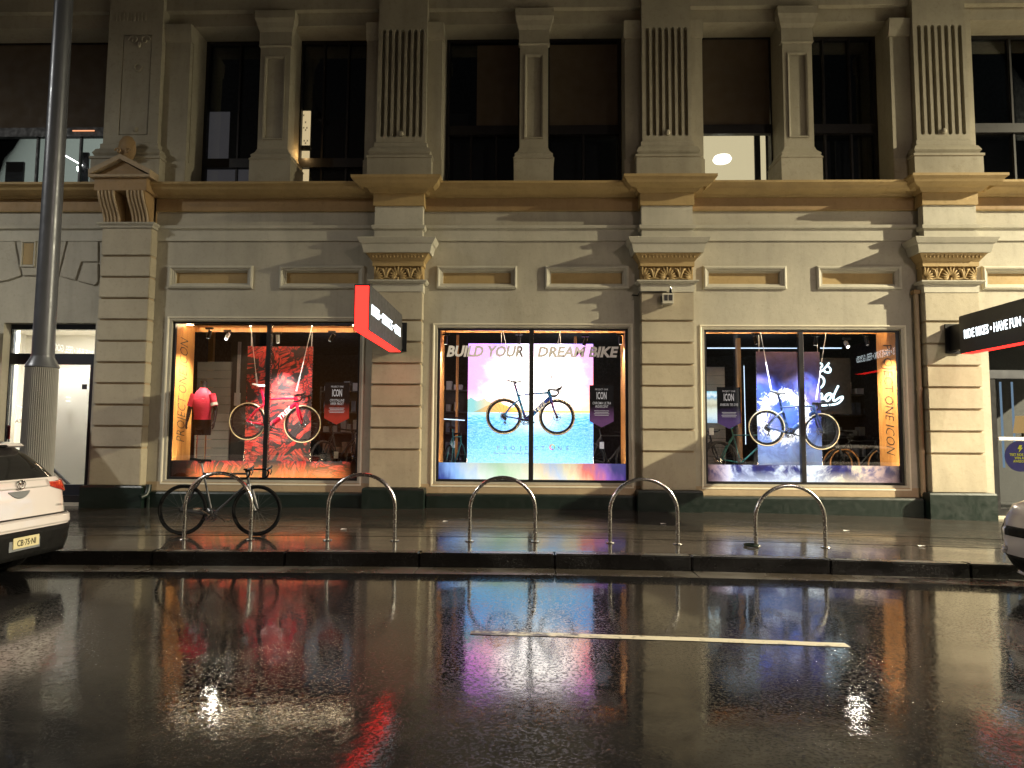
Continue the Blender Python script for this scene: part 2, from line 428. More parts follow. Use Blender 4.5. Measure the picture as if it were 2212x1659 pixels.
# string course and main cornice
zs_ = [Z(p, -.03) for p in (520, 497, 494, 488, 486)]
sc = [(0,zs_[0]),(-.03,zs_[0]),(-.03,zs_[1]),(-.075,zs_[2]),(-.085,zs_[3]),(-.02,zs_[4]),(0,zs_[4])]
MB().profile_x(sc, XL, XR).build('string_course', M['cream2'], B)
zc = [Z(456,-.03), Z(427,-.06), Z(421,-.1), Z(413,-.2), Z(404,-.33), Z(390,-.40)]
co = [(0,zc[0]),(-.045,zc[0]),(-.045,zc[1]),(-.09,zc[1]),(-.11,zc[2]),(-.16,zc[2]+.03),(-.23,zc[3]+.02),(-.24,zc[4]-.06),(-.31,zc[4]-.02),(-.33,zc[4]+.02),(-.38,zc[4]+.06),(-.40,zc[5]-.04),(-.40,zc[5]),(.1,zc[5]+.04),(.1,zc[0])]
cm = MB().profile_x(co, XL, XR).build('cornice', M['ochre'], B)
MB().profile_x([(-.05,zc[0]+.015),(-.052,zc[0]+.015),(-.052,zc[1]-.012),(-.05,zc[1]-.012)], XL, XR).build('cornice_band', M['ochre_dark'], cm)
zct = zc[5]
# wall plinth
MB().profile_x([(0,g0),(-.17,g0),(-.17,z_ledge-.03),(-.155,z_ledge),(0,z_ledge+.012)], XL, DL[0]-.02).build('plinth', M['green'], B)
for a, b in ((PX[0][1], PX[1][0]), (PX[1][1], PX[2][0]), (PX[2][1], PX[3][0])):
    MB().profile_x([(-.001,g0),(-.17,g0),(-.17,z_ledge-.03),(-.155,z_ledge),(-.001,z_ledge+.012)], a+.12, b-.12).build('plinth', M['green'], B, bevel=.006)

def petal_fan(b, cx, cz, y, R, n, a0, a1, w):
    for i in range(n):
        a = a0 + (a1-a0)*i/max(1,n-1)
        L = R*(1 - .25*abs((a-pi/2))/ (pi/2))
        b.ell((cx+cos(a)*L*.58, y, cz+sin(a)*L*.58), w, .035, L*.44, 6, 4, rot=pi/2-a)
def scroll(b, cx, cz, y, r, s):
    P = []
    for i in range(22):
        a = i/21*3.6*pi/1.6; rr = r*(1-i/25)
        P.append((cx+s*rr*cos(a), y, cz+rr*sin(a)))
    b.tube(P, .014, 5)
def lily(b, cx, z0, z1, y):
    b.tube([(cx,y,z0),(cx,y-.01,(z0+z1)/2),(cx,y,z1)], [.012,.022,.008], 5)
    for s in (-1,1):
        b.tube([(cx+s*.008,y,z0),(cx+s*.03,y-.01,z0+(z1-z0)*.45),(cx+s*.055,y-.015,z0+(z1-z0)*.75),(cx+s*.10,y-.01,z1-.03)], [.012,.022,.026,.012], 6)

def pier(k, x0, x1, capital=True, ztop=None, courses=None):
    P = MB().box(x0+.02, x1-.02, YF+.045, -.001, z_pl-.02, (ztop or zb[0])).build('pier', M['tan'], B)
    zz = courses or list(reversed(zb))
    src = {}
    for i in range(len(zz)-1):
        lo, hi = zz[i]+(.016 if i else 0), zz[i+1]-.016
        up = (i >= len(zz)-6) if courses is None else True
        m = M['stone2'] if random.random() < .3 else M['stone']
        MB().box(x0, x1, YF+random.uniform(-.003,.003), -.002, lo, hi).build('stone_block', m, P, bevel=.010)
    MB().ressault([(.0,g0),(.10,g0),(.10,z_pl-.035),(.085,z_pl-.004),(0,z_pl-.004)], x0, x1, YF, -.003).build('pier_plinth', M['green'], P, bevel=.006)
    if capital:
        q = [Z(p, YF-.05) for p in (628, 612, 605)]
        MB().ressault([(0,zb[0]-.016),(.008,zb[0]-.01),(.012,q[1]),(.05,q[1]+.005),(.085,q[2]-.02),(.085,q[2]),(.02,q[2]+.012),(0,q[2]+.012)], x0, x1, YF, -.003).build('astragal', M['cream2'], P)
        f0, f1 = q[2]+.012, Z(575.5, YF)
        fb = MB().box(x0, x1, YF+.045, -.004, f0, f1).build('capital_frieze', M['ochre'], P)
        o = MB(); cx = (x0+x1)/2; y = YF+.018; w = x1-x0; h = f1-f0
        petal_fan(o, cx, f0+h*.22, y, h*.86, 11, radians(-12), radians(192), .022)
        petal_fan(o, x0+.02, f0+h*.22, y, h*.86, 6, radians(-12), radians(88), .022)
        petal_fan(o, x1-.02, f0+h*.22, y, h*.86, 6, radians(92), radians(192), .022)
        for s in (-1,1):
            lily(o, cx+s*w*.25, f0+h*.15, f1-.01, y-.005)
            scroll(o, cx+s*.075, f0+h*.13, y-.01, .036, s); scroll(o, cx+s*(w/2-.085), f0+h*.13, y-.01, .036, -s)
            o.tube([(cx+s*.11,y,f0+h*.10),(cx+s*w*.25,y-.005,f0+h*.2),(cx+s*(w/2-.12),y,f0+h*.08)], .014, 5)
        o.tube([(cx,y-.01,f0),(cx,y-.015,f0+h*.2)], .02, 6)
        o.build('frieze_ornament', M['ochre'], P, smooth=True)
        a = [Z(p, YF-.12) for p in (574.5, 558, 546, 543)]
        MB().ressault([(0,f1),(.018,f1+.004),(.018,a[1]-.03),(.03,a[1]-.02),(.05,a[1]+.01),(.11,a[2]-.01),(.12,a[2]),(0,a[2])], x0, x1, YF, -.004).build('capital_ovolo', M['ochre'], P)
        eg = MB()
        n = 15
        for i in range(n):
            eg.ell((x0-.03+(w+.06)*(i+.5)/n, YF-.085, (a[1]+a[2])/2), .018, .02, .034, 6, 4)
        eg.build('egg_moulding', M['ochre'], P, smooth=True)
        ab = [Z(p, YF-.2) for p in (545, 526, 519, 512)]
        MB().ressault([(0,a[2]+.003),(.15,a[2]+.003),(.185,ab[1]),(.21,ab[1]+.02),(.23,ab[2]),(.25,ab[3]-.015),(.25,ab[3]),(.05,ab[3]+.02),(0,ab[3]+.02)], x0, x1, YF, -.004).build('abacus', M['cream2'], P)
        # entablature block and its piece of cornice over the capital
        e0 = ab[3]+.02
        en = [Z(p, YF-.05) for p in (497, 494, 487)]
        MB().ressault([(.0,e0),(.02,e0),(.02,en[0]),(.06,en[1]),(.07,en[2]),(.02,en[2]+.02),(.02,zc[0]+.02),(0,zc[0]+.02)], x0+.03, x1-.03, YF-.02, -.09).build('entablature_block', M['cream2'], P)
        c0 = zc[0]+.02
        MB().ressault([(0,c0),(.045,c0),(.045,zc[1]),(.09,zc[1]),(.13,zc[2]+.02),(.21,zc[3]+.02),(.23,zc[4]-.05),(.31,zc[4]+.0),(.34,zc[4]+.05),(.38,zc[5]-.01),(.38,zc[5]+.035),(0,zc[5]+.06)], x0+.03, x1-.03, YF-.03, -.05).build('cornice_break', M['ochre'], P)
    return P
zq = [Z(p, YF) for p in (490, 552.5, 599, 645.5, 692.5, 739.5, 786.5, 832.5, 879.5, 926.5, 973.5, 1056)]
P1 = pier(0, PX[0][0], PX[0][1], False, zq[0], list(reversed(zq)))
for k in (1,2,3): pier(k, *PX[k])
# pier 1: moulded cap, twin fluted consoles, block and pediment
x0, x1 = PX[0]
MB().ressault([(0,zq[0]-.014),(.02,zq[0]-.01),(.03,zq[0]+.02),(.07,zq[0]+.05),(.08,zq[0]+.075),(0,zq[0]+.085)], x0, x1, YF, -.003).build('pier_cap', M['cream2'], P1)
zk0, zk1 = zq[0]+.087, Z(412, YF-.2)
MB().box(x0+.03, x1-.03, -.12, -.004, zk0, zk1).build('console_back', M['ochre_dark'], P1)
for s in (0, 1):
    a, b = (x0+.03, x0+.36) if s == 0 else (x1-.36, x1-.03)
    cp = []
    for i in range(9):
        tt = i/8; cp.append((YF-.03-.22*(.5-.5*cos(pi*tt)), zk0+(zk1-zk0)*tt))
    prof = [(-.05,zk0)] + cp + [(-.05,zk1)]
    cns = MB().profile_x(prof, a, b).build('console', M['ochre_dark'], P1)
    rb = MB()
    for i in range(5):
        xx = a + (b-a)*(i+.5)/5
        rb.tube([(xx, y-.008, z) for y, z in cp], .026, 6, ref=(1,0,0))
    rb.build('console_rib', M['tan'], P1, smooth=True)
zk2 = Z(380, YF-.3)
MB().box(x0-.02, x1+.02, YF-.27, -.005, zk1, zk2).build('pediment_block', M['ochre_dark'], P1, bevel=.006)
xa, xb, xm, zt, ze = x0-.1, x1+.1, (x0+x1)/2, Z(336, YF-.25), zk2
ped = MB().prism([(xa+.06,ze+.045),(xb-.06,ze+.045),(xm,zt-.07)], YF-.24, -.02)
ped.build('pediment_field', M['ochre_dark'], P1)
rk = MB().box(xa, xb, YF-.33, -.006, ze+.001, ze+.045)
for s in (-1,1):
    e = (xa if s < 0 else xb, ze+.046)
    rk.prism([(e[0],e[1]),(e[0],e[1]+.09),(xm,zt+.03),(xm,zt-.06)] if s < 0 else [(xm,zt-.06),(xm,zt+.03),(e[0],e[1]+.09),(e[0],e[1])], YF-.33, -.008)
rk.build('pediment_rake', M['tan'], P1)
ac = MB().ell((xm, YF-.12, zt+.20), .17, .10, .26, 10, 6)
for s in (-1,1): scroll(ac, xm+s*.09, zt+.12, YF-.24, .06, s)
ac.build('pediment_finial', M['ochre_dark'], P1, smooth=True)

# left bay: raised voussoirs and keystone panel over the doorway
vz = lambda p: Z(p, 0)
def flat(pts, o0, name, m, par=B):
    return MB().prism([at(px,py,0) for px,py in pts], -o0, -.001).build(name, M[m], par, bevel=.01)
flat([(149,522),(214,522),(214,566),(178,566),(165,606),(130,597)], .03, 'voussoir', 'cream')
flat([(183,569),(214,569),(214,609),(207,617),(169,607)], .034, 'voussoir', 'cream')
flat([(38,522),(146,522),(128,596),(52,596)], .03, 'voussoir', 'cream')
flat([(-60,522),(34,522),(48,596),(20,606),(-60,620)], .03, 'voussoir', 'cream')
ks = MB().rect(X(48,560,0), X(79,560,0), Z(578,0), Z(520,0)-.01, [(0,.03),(0,.055),(.025,.055),(.04,.02),(.045,.02)]).build('keystone_panel', M['cream2'], B)
MB().box(X(48,560,0)+.045, X(79,560,0)-.045, -.036, -.032, Z(578,0)+.045, Z(520,0)-.055).build('keystone_field', M['ochre'], ks)

# ------------------------------------------------------------ upper storey
YU, YW = .10, .62
zu = Z(388, -.1)
z_ut, z_tr, z_pb = Z(52, YU), Z(283, YW), Z(375, YW)
shaft = [(X(228,200,-.12), X(345,200,-.12)), (X(815,200,-.12), X(921,200,-.12)), (X(1387,200,-.12), X(1494,200,-.12)), (X(1977,200,-.12), X(2092,200,-.12))]
mid = [(X(560,200,0), X(625,200,0)), (X(1123,200,0), X(1184,200,0)), (X(1692,200,0), X(1756,200,0))]
ops = []
edges = [(XL+1, shaft[0][0]-.05), (X(415,200,YU), mid[0][0]+.03), (mid[0][1]-.03, X(790,200,YU)), (X(957,200,YU), mid[1][0]+.03), (mid[1][1]-.03, X(1350,200,YU)),
         (X(1518,200,YU), mid[2][0]+.03), (mid[2][1]-.03, X(1924,200,YU)), (X(2103,200,YU), XR-1)]
ztop = Z(0, YU) + 2.2
MB().holes(XL, XR, zct+.06, ztop, YU, YW+.02, [(a, b, zct+.02, z_ut) for a, b in edges]).build('upper_wall', M['upper'], B, fix=False)
MB().profile_x([(YU,z_ut+.25),(-.02,z_ut+.25),(-.02,z_ut+.5),(-.06,z_ut+.52),(-.12,z_ut+.66),(YU,z_ut+.7)], XL, XR).build('architrave', M['upper'], B)
def base(par, a, b, yf, hs, m='upper'):
    z0 = zct+.03; h1 = Z(343, yf)-.0; h2 = Z(322, yf); h3 = Z(306, yf)
    MB().ressault([(0,z0),(.13,z0),(.13,h1-.03),(.15,h1-.02),(.15,h1+.02),(.09,h1+.05),(.12,h1+.10),(.08,h2),(.03,h2+.03),(.03,h3-.02),(0,h3)], a, b, yf, YU-.002).build('pilaster_base', M[m], par)
for k, (a, b) in enumerate(shaft):
    yf = -.12
    P = MB().box(a+.002, b-.002, -.02, YU-.003, zct+.03, ztop).build('pilaster', M['upper'], B)
    base(P, a, b, yf, None)
    z0, z1 = Z(306, yf), Z(50, yf)
    if k:
        fl = []
        for i in range(7):
            w = (b-a)*.9/7; c = a+(b-a)*.05 + w*(i+.5)
            fl.append((c-w*.29, c+w*.29, z0+.10, z1-.10))
        MB().holes(a, b, z0, ztop, yf, -.021, fl).build('fluted_shaft', M['upper'], P, fix=False)
        w = (b-a)*.9/7
        cp = MB()
        for i in range(7):   # rounded flute ends
            c = a+(b-a)*.05 + w*(i+.5)
            for zz_, s in ((z1-.10, -1), (z0+.10, 1)):
                for q in (-1, 1):
                    cp.prism([(c+q*w*.29, zz_)] + [(c+q*w*.29*(cos(u)), zz_+s*w*.29*(1-sin(u))) for u in (0, .4, .8, 1.2, pi/2)], yf, yf+.08)
        cp.build('flute_end', M['upper'], P)
        MB().ell(((a+b)/2, yf-.01, z0+.16), .055, .04, .055, 10, 6).build('flute_boss', M['upper'], P, smooth=True)
    else:
        pw = (X(258,200,yf), X(325,200,yf), Z(290,yf), Z(66,yf))
        MB().holes(a, b, z0, ztop, yf, -.021, [(pw[0]+.02,pw[1]-.02,pw[2]+.02,pw[3]-.02)]).build('panelled_shaft', M['upper'], P, fix=False)
        MB().box(pw[0]+.034, pw[1]-.034, yf+.008, -.022, pw[2]+.034, pw[3]-.034).build('shaft_panel', M['upper'], P, bevel=.004)
        for s in (-1,1):
            o = MB(); scroll(o, xm+s*.11, pw[3]-.13, yf-.012, .10, s); o.build('scroll_ornament', M['upper'], P, smooth=True)
        MB().ell((xm, yf-.01, pw[3]-.22), .04, .03, .06).build('drop_ornament', M['upper'], P, smooth=True)
        MB().torus((xm, yf-.005, Z(140,yf)), .07, .02, 14, 5).build('ring_ornament', M['upper'], P, smooth=True)
        MB().ell((xm, yf, pw[2]+.13), .055, .03, .055, 10, 6).build('boss_ornament', M['upper'], P, smooth=True)
        for i in range(9): MB().box(a+.12+i*.07, a+.145+i*.07, yf-.012, yf+.01, Z(38,yf), Z(20,yf)).build('flute_block', M['upper'], P)
# half pilasters beside the big ones
for a, b in ((shaft[0][1], X(408,200,.0)), (X(791,200,0), shaft[1][0]), (shaft[1][1], X(955,200,0)), (X(1350,200,0), shaft[2][0]), (shaft[2][1], X(1517,200,0)), (X(1925,200,0), shaft[3][0])):
    H = MB().box(a+.004, b-.004, .0, YU-.004, zct+.03, z_ut).build('half_pilaster', M['upper'], B)
    MB().box(a-.02, b+.02, -.05, YU-.005, zct+.03, Z(346,0)).build('half_pilaster_base', M['upper'], H, bevel=.01)
    MB().profile_x([(YU,Z(85,0)),(-.02,Z(85,0)),(-.05,Z(70,0)),(-.07,Z(50,0)),(YU,Z(48,0))], a-.02, b+.02).build('half_pilaster_cap', M['upper'], H)
for k, (a, b) in enumerate(mid):
    P = MB().box(a, b, .03, YW+.015, zct+.03, z_ut).build('mid_pilaster', M['upper'], B)
    z0, z1 = Z(320, 0), Z(98, 0)
    MB().holes(a, b, z0, z1, 0, .029, [(a+.13, b-.13, z0+.22, z1-.22)]).build('panelled_shaft', M['upper'], P, fix=False)
    MB().rect(a+.09, b-.09, z0+.18, z1-.18, [(0,0),(0,.02),(.03,.012),(.045,-.02)], 0).build('panel_moulding', M['upper'], P)
    h1 = Z(346, 0)
    MB().ressault([(0,zct+.03),(.10,zct+.03),(.10,h1-.02),(.115,h1),(.08,h1+.05),(.09,h1+.09),(.03,h1+.16),(0,z0+.01)], a, b, 0, YW).build('pilaster_base', M['upper'], P)
    MB().ressault([(0,z1),(.03,z1+.02),(.02,z1+.06),(.02,Z(66,0)),(.05,Z(58,0)),(.07,Z(48,0)),(.10,Z(40,0)),(.10,Z(24,0)),(0,Z(20,0))], a, b, 0, YU).build('pilaster_capital', M['upper'], P)

# upper windows
M['office'] = emit('glowing_office_wall', (.55,.60,.50), .8)  # room lamplight put into the wall's own glow
M['warmroom'] = emit('glowing_warm_room_wall', (1.0,.80,.46), 1.15)  # here too the wall itself glows in place of lamplight
M['strip'] = emit('lit_stair_window', (1.0,.72,.38), 1.15)
M['glowblind'] = plain('grey_blind_own_glow', (.42,.40,.41), .8)
_p = [q for q in M['glowblind'].node_tree.nodes if q.type == 'BSDF_PRINCIPLED'][0]; _p.inputs['Emission Color'].default_value = (.75,.68,.70,1); _p.inputs['Emission Strength'].default_value = .075  # faint glow put into the blind, standing in for room light
lit = {0: 'office', 5: 'warmroom'}
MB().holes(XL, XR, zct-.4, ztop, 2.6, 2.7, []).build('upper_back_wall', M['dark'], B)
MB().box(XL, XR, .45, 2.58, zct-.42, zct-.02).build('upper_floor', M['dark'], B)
for i, (a, b) in enumerate(edges):
    Wn = MB().holes(a-.02, b+.02, zct+.02, z_ut+.02, YW+.02, YW+.09, []) if False else None
    a, b = max(a, -12.4), min(b, 12.4)
    fr = MB().rect(a, b, zct+.04, z_ut+.02, [(0,-.0),(0,.05),(.06,.05),(.06,-.06)], YW+.03)
    n = {0:5, 1:2, 2:3, 3:3, 4:2, 5:1, 6:3, 7:4}[i]
    win = fr.build('upper_window', M['darkframe'], B)
    brown = i in (0, 3, 4, 5)
    zt_ = z_tr if i not in (1,2) else Z(352, YW)
    MB().box(a+.06, b-.06, YW-.05, YW+.06, zt_-.09, zt_+.09).build('transom', M['darkframe'], win)
    for j in range(1, n):
        xx = a+(b-a)*j/n
        MB().box(xx-.018, xx+.018, YW-.01, YW+.05, zct+.1, (z_ut-.05) if not brown else zt_-.09).build('window_mullion', M['darkframe'], win)
    MB().box(a+.06, b-.06, YW+.052, YW+.058, zct+.05, z_ut-.01).build('glass_pane', M['glass_up'], win)
    if brown:
        c0 = X(1030,200,YW) if i == 3 else a+.07
        MB().box(c0, b-.07, YW-.012, YW+.03, zt_+.09, Z(98 if i in (3,4) else 70, YW)).build('spandrel_panel', M['brown_blind'], win, bevel=.004)
    if i == 1:
        MB().box(X(428,300,YW+.1), X(494,300,YW+.1), YW+.10, YW+.12, Z(345,YW+.1), Z(238,YW+.1)).build('blind', M['glowblind'], win)
        MB().box(X(428,300,YW+.1), X(545,300,YW+.1), YW+.10, YW+.12, zct+.05, Z(361,YW+.1)).build('blind', M['glowblind'], win)
    if i == 2:
        for p, q in ((705,742),(747,790)):
            MB().box(X(p,300,YW+.1), X(q,300,YW+.1), YW+.10, YW+.12, Z(342,YW+.1), Z(250,YW+.1)).build('blind', M['dark2'], win)
    if i == 3:
        MB().box(X(970,300,YW+.1), X(1010,300,YW+.1), YW+.10, YW+.12, Z(289,YW+.1), Z(245,YW+.1)).build('blind', M['dark2'], win)
    if i in (3, 4, 6, 7):
        for j in range(2):
            w = (b-a)*.4
            MB().box(a+.12+j*(w+.1), a+.12+j*(w+.1)+w, YW+.3, YW+.32, zct+.05, zt_-.1).build('blind', M['dark2'], win)
    if i in lit:
        rm = MB()
        rm.box(a-.3, b+.25, YW+1.2, YW+1.22, zct+.05, zt_+.9)
        rm.build('glowing_room_wall', M[lit[i]], win)
        if i == 0:
            bm_ = MB().box(X(-40,300,1.6), X(4,300,1.6), 1.55, 1.6, zct+.1, zt_).box(X(20,300,1.6), X(58,300,1.6), 1.55, 1.6, zct+.1, zt_-.2).box(X(180,300,1.6), X(196,300,1.6), 1.55, 1.6, zct+.1, zt_)
            bm_.build('room_partition', M['dark2'], win)
            MB().tube([(X(142,333,1.5),1.5,Z(333,1.5)),(X(178,354,1.5),1.5,Z(354,1.5))], .016, 6).build('tube_light', M['bulb'], win)
            MB().tube([(X(172,278,.75),.55,Z(278,.55)),(X(218,278,.75),.55,Z(278,.55))], .012, 6).build('tube_light', emit('orange_tube_light', (1,.42,.2), 1.2), win)
        else:
            MB().lathe([(.01,.10),(.16,.06),(.19,0),(.16,-.05),(.01,-.09)], (X(1560,346,1.3),1.3,Z(346,1.3)), n=16).build('pendant_lamp', emit('pendant_glow', (1,.93,.7), 4), win, smooth=True)
            MB().box(X(1630,300,1.5),X(1642,300,1.5),1.5,1.55,zct+.1,zt_+.9).box(X(1661,300,1.5),X(1672,300,1.5),1.5,1.55,zct+.1,zt_+.9).build('room_partition', M['dark2'], win)
# narrow lit stair window with small dark figures on its glass
w2 = [o for o in B.children if o.name.startswith('upper_window')][2]
MB().box(X(651,300,.75), X(671,300,.75), .70, .72, Z(312,.72), Z(238,.72)).box(X(651,300,.75), X(671,300,.75), .70, .72, zct+.05, Z(325,.72)).build('lit_stair_pane', M['strip'], w2)
sp = MB()
for px, py in ((656,249),(660,264),(656,276),(663,276),(660,281),(657,304),(664,304),(660,309)):
    xx, zz_ = at(px, py, .69)
    for a_ in (.6, -.6): sp.ell((xx, .69, zz_), .006, .004, .026, 5, 4, rot=a_)
sp.build('window_sticker', M['green'], w2)
lamp('POINT', (X(655,320,.45), .5, Z(330,.45)), 3.2, (1,.62,.25), B, radius=.05)
# ------------------------------------------------------------ shop windows and their displays
t = NT('larch_panel'); v = t.coord('Object', (9,9,.6)); g = t.noise(v, 2.2, 5, .6, .6)
c = t.mix(t.ramp(g, [(.35,0),(.65,1)]), (.52,.215,.055), (.68,.33,.10))
M['wood'] = t.pbr(c, t.ramp(g, [(.3,.35),(.7,.55)]))

def crystal_mat(name, emis=0.0, scale=5.0, rot=.9, dark=(.035,.032,.034)):
    t = NT(name)
    gv = t.coord('Generated', (1,1,1)); v0 = t.coord('Object')
    wob = t.noise(v0, 1.6, 3)
    bv = t.new('TexVoronoi'); bv.inputs['Scale'].default_value = 1.9; t.link(v0, bv.inputs['Vector'])
    bs = t.new('SeparateColor'); t.link(bv.outputs['Color'], bs.inputs[0]); big = bs.outputs[0]
    vr = t.new('VectorRotate', rotation_type='Y_AXIS'); t.link(v0, vr.inputs['Vector'])
    t.link(t.math('MULTIPLY_ADD', t.math('SUBTRACT', big, .5), 2.6, rot), vr.inputs['Angle'])
    a = t.new('Mapping'); t.link(vr.outputs[0], a.inputs[0]); a.inputs['Scale'].default_value = (.8,1,4.6)
    add = t.new('VectorMath', operation='ADD'); t.link(a.outputs[0], add.inputs[0])
    sc = t.new('Combine'+'XYZ'); t.link(t.math('MULTIPLY', wob, .12), sc.inputs[0]); t.link(t.math('MULTIPLY', wob, .2), sc.inputs[2]); t.link(sc.outputs[0], add.inputs[1])
    def vor(vec, scl, feat):
        n = t.new('TexVoronoi', feature=feat); n.inputs['Scale'].default_value = scl; t.link(vec, n.inputs['Vector']); return n
    e1 = vor(add.outputs[0], scale*.7, 'DISTANCE_TO_EDGE').outputs['Distance']
    cell = vor(add.outputs[0], scale*.7, 'F1').outputs['Color']
    e3 = vor(add.outputs[0], scale*1.7, 'DISTANCE_TO_EDGE').outputs['Distance']
    e2 = vor(v0, scale*2.6, 'DISTANCE_TO_EDGE').outputs['Distance']
    sep = t.new('SeparateColor'); t.link(cell, sep.inputs[0])
    area = t.noise(v0, 1.5, 3, .55, .5)
    shard = t.math('MULTIPLY', t.ramp(e1, [(.025,0),(.07,1)]), t.ramp(sep.outputs[0], [(.30,0),(.34,1)], 'LINEAR'))
    blob = t.math('MULTIPLY', t.ramp(e2, [(.04,0),(.09,1)]), t.ramp(t.noise(v0, 4.5, 2), [(.44,0),(.48,1)]))
    m = t.mix(t.ramp(area, [(.50,0),(.56,1)]), shard, blob)
    red = t.mix(sep.outputs[1], (.62,.035,.035), (.90,.12,.085))
    red = t.mix(t.ramp(t.noise(a.outputs[0], 9, 3), [(.4,0),(.75,1)]), red, (.16,.008,.008))
    red = t.mix(t.ramp(e3, [(.012,.85),(.05,0)]), red, dark)
    col = t.mix(m, dark, red)
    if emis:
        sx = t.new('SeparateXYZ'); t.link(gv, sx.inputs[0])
        warm = t.mix(t.math('SUBTRACT', 1, sx.outputs[2], clamp=True), col, (1.0,.33,.05), 'SCREEN') if False else t.mix(t.math('MULTIPLY', t.math('SUBTRACT', 1, sx.outputs[2], clamp=True), .6), col, (1.0,.36,.06), 'ADD')  # painted uplight: the print turns warmer and brighter towards its foot
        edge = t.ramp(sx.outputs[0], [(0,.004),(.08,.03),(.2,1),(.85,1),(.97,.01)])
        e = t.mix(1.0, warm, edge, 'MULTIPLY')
        return t.pbr((.02,.02,.02), .4, emis=e, estr=emis)  # printed front glows by itself in place of strip lighting
    return t.pbr(col, .38)
M['poster1'] = crystal_mat('red_crystal_print', 0, 5.0, .35)
M['strip1'] = crystal_mat('red_crystal_glow_print', 2.1, 4.0, .5)

def sea_mat():
    t = NT('sunset_sea_lightbox'); gv = t.coord('Generated'); s = t.new('SeparateXYZ'); t.link(gv, s.inputs[0])
    x, z = s.outputs[0], s.outputs[2]
    ov = t.coord('Object')
    n1 = t.noise(t.coord('Object', (1,1,1.6)), 2.6, 4, .55, .4)
    # print of a sky: pink left, violet top, peach right round a white sun
    skyc = t.ramp(x, [(0,(.52,.17,.60)),(.22,(.75,.22,.46)),(.5,(.90,.48,.36)),(.75,(.85,.34,.28)),(1,(.75,.18,.22))])
    skyc = t.mix(t.ramp(z, [(.70,0),(1,1)]), skyc, (.26,.17,.62))
    skyc = t.mix(t.math('MULTIPLY', t.ramp(n1, [(.45,0),(.65,1)]), .45), skyc, (.75,.20,.42))
    low = t.ramp(z, [(.42,(1,.78,.40)),(.56,(1,.62,.42)),(.62,(0,0,0))])
    skyc = t.mix(t.ramp(z, [(.44,.7),(.62,0)]), skyc, (.9,.45,.22))
    dx = t.math('SUBTRACT', x, .55); dz = t.math('MULTIPLY', t.math('SUBTRACT', z, .68), 1.05)
    r = t.math('SQRT', t.math('ADD', t.math('MULTIPLY', dx, dx), t.math('MULTIPLY', dz, dz)))
    sun = t.ramp(t.math('ADD', r, t.math('MULTIPLY', t.math('SUBTRACT', n1, .5), .35)), [(.15,1),(.46,0)], 'EASE')
    skyc = t.mix(sun, skyc, (1.3,1.15,1.05))
    # hills
    hn = t.noise(t.coord('Object', (1,0,0)), 4.2, 3, .5)
    hh = t.math('ADD', .435, t.math('MULTIPLY', t.math('MULTIPLY', hn, t.ramp(x, [(0,1),(.12,.95),(.40,.25),(.44,0)])), .19))
    hill = t.math('LESS_THAN', z, hh)
    hh2 = t.math('ADD', .42, t.math('MULTIPLY', t.ramp(x, [(.02,0),(.22,1),(.45,0)], 'EASE'), .075))
    skyc = t.mix(hill, skyc, t.mix(t.ramp(x, [(.05,0),(.3,1)]), (.10,.22,.22), (.6,.30,.07)))
    skyc = t.mix(t.math('LESS_THAN', z, hh2), skyc, t.mix(t.ramp(x, [(.03,0),(.3,1)]), (.08,.14,.09), (.55,.22,.05)))
    # sea
    w = t.noise(t.coord('Object', (3,1,22)), 3, 4, .6, .4)
    sea = t.ramp(z, [(0,(.10,.25,.32)),(.14,(.03,.19,.36)),(.28,(.01,.14,.42)),(.37,(.03,.21,.50)),(.42,(.28,.44,.55))])
    edge = t.ramp(x, [(0,(.008,.11,.42)),(.12,(.03,.19,.44)),(.5,(.14,.32,.46)),(.88,(.03,.19,.46)),(1,(.008,.10,.44))])
    sea = t.mix(.38, sea, edge)
    sea = t.mix(t.math('MULTIPLY', t.ramp(w, [(.45,0),(.62,1)]), t.ramp(z, [(.2,.2),(.36,.65)])), sea, (.30,.45,.55))
    spk = t.noise(ov, 46, 3, .7, 1.2)
    sea = t.mix(t.math('MULTIPLY', t.ramp(spk, [(.47,0),(.58,1)]), t.ramp(z, [(.02,.62),(.26,.55),(.34,0)])), sea, (.20,.36,.46))
    sea = t.mix(t.math('MULTIPLY', t.ramp(t.noise(ov, 60, 2, .6, 1), [(.52,0),(.62,1)]), t.ramp(z, [(.02,.5),(.26,.3),(.32,0)])), sea, (.05,.14,.22))
    glare = t.math('MULTIPLY', t.ramp(t.math('ABSOLUTE', dx), [(0,1),(.3,0)], 'EASE'), t.ramp(z, [(.22,0),(.42,1)]))
    sea = t.mix(t.math('MULTIPLY', glare, .75), sea, (.7,.75,.75))
    e = t.mix(t.math('GREATER_THAN', z, .42), sea, skyc)
    return t.pbr((.02,.02,.02), .4, emis=e, estr=4.6)
M['poster2'] = sea_mat()

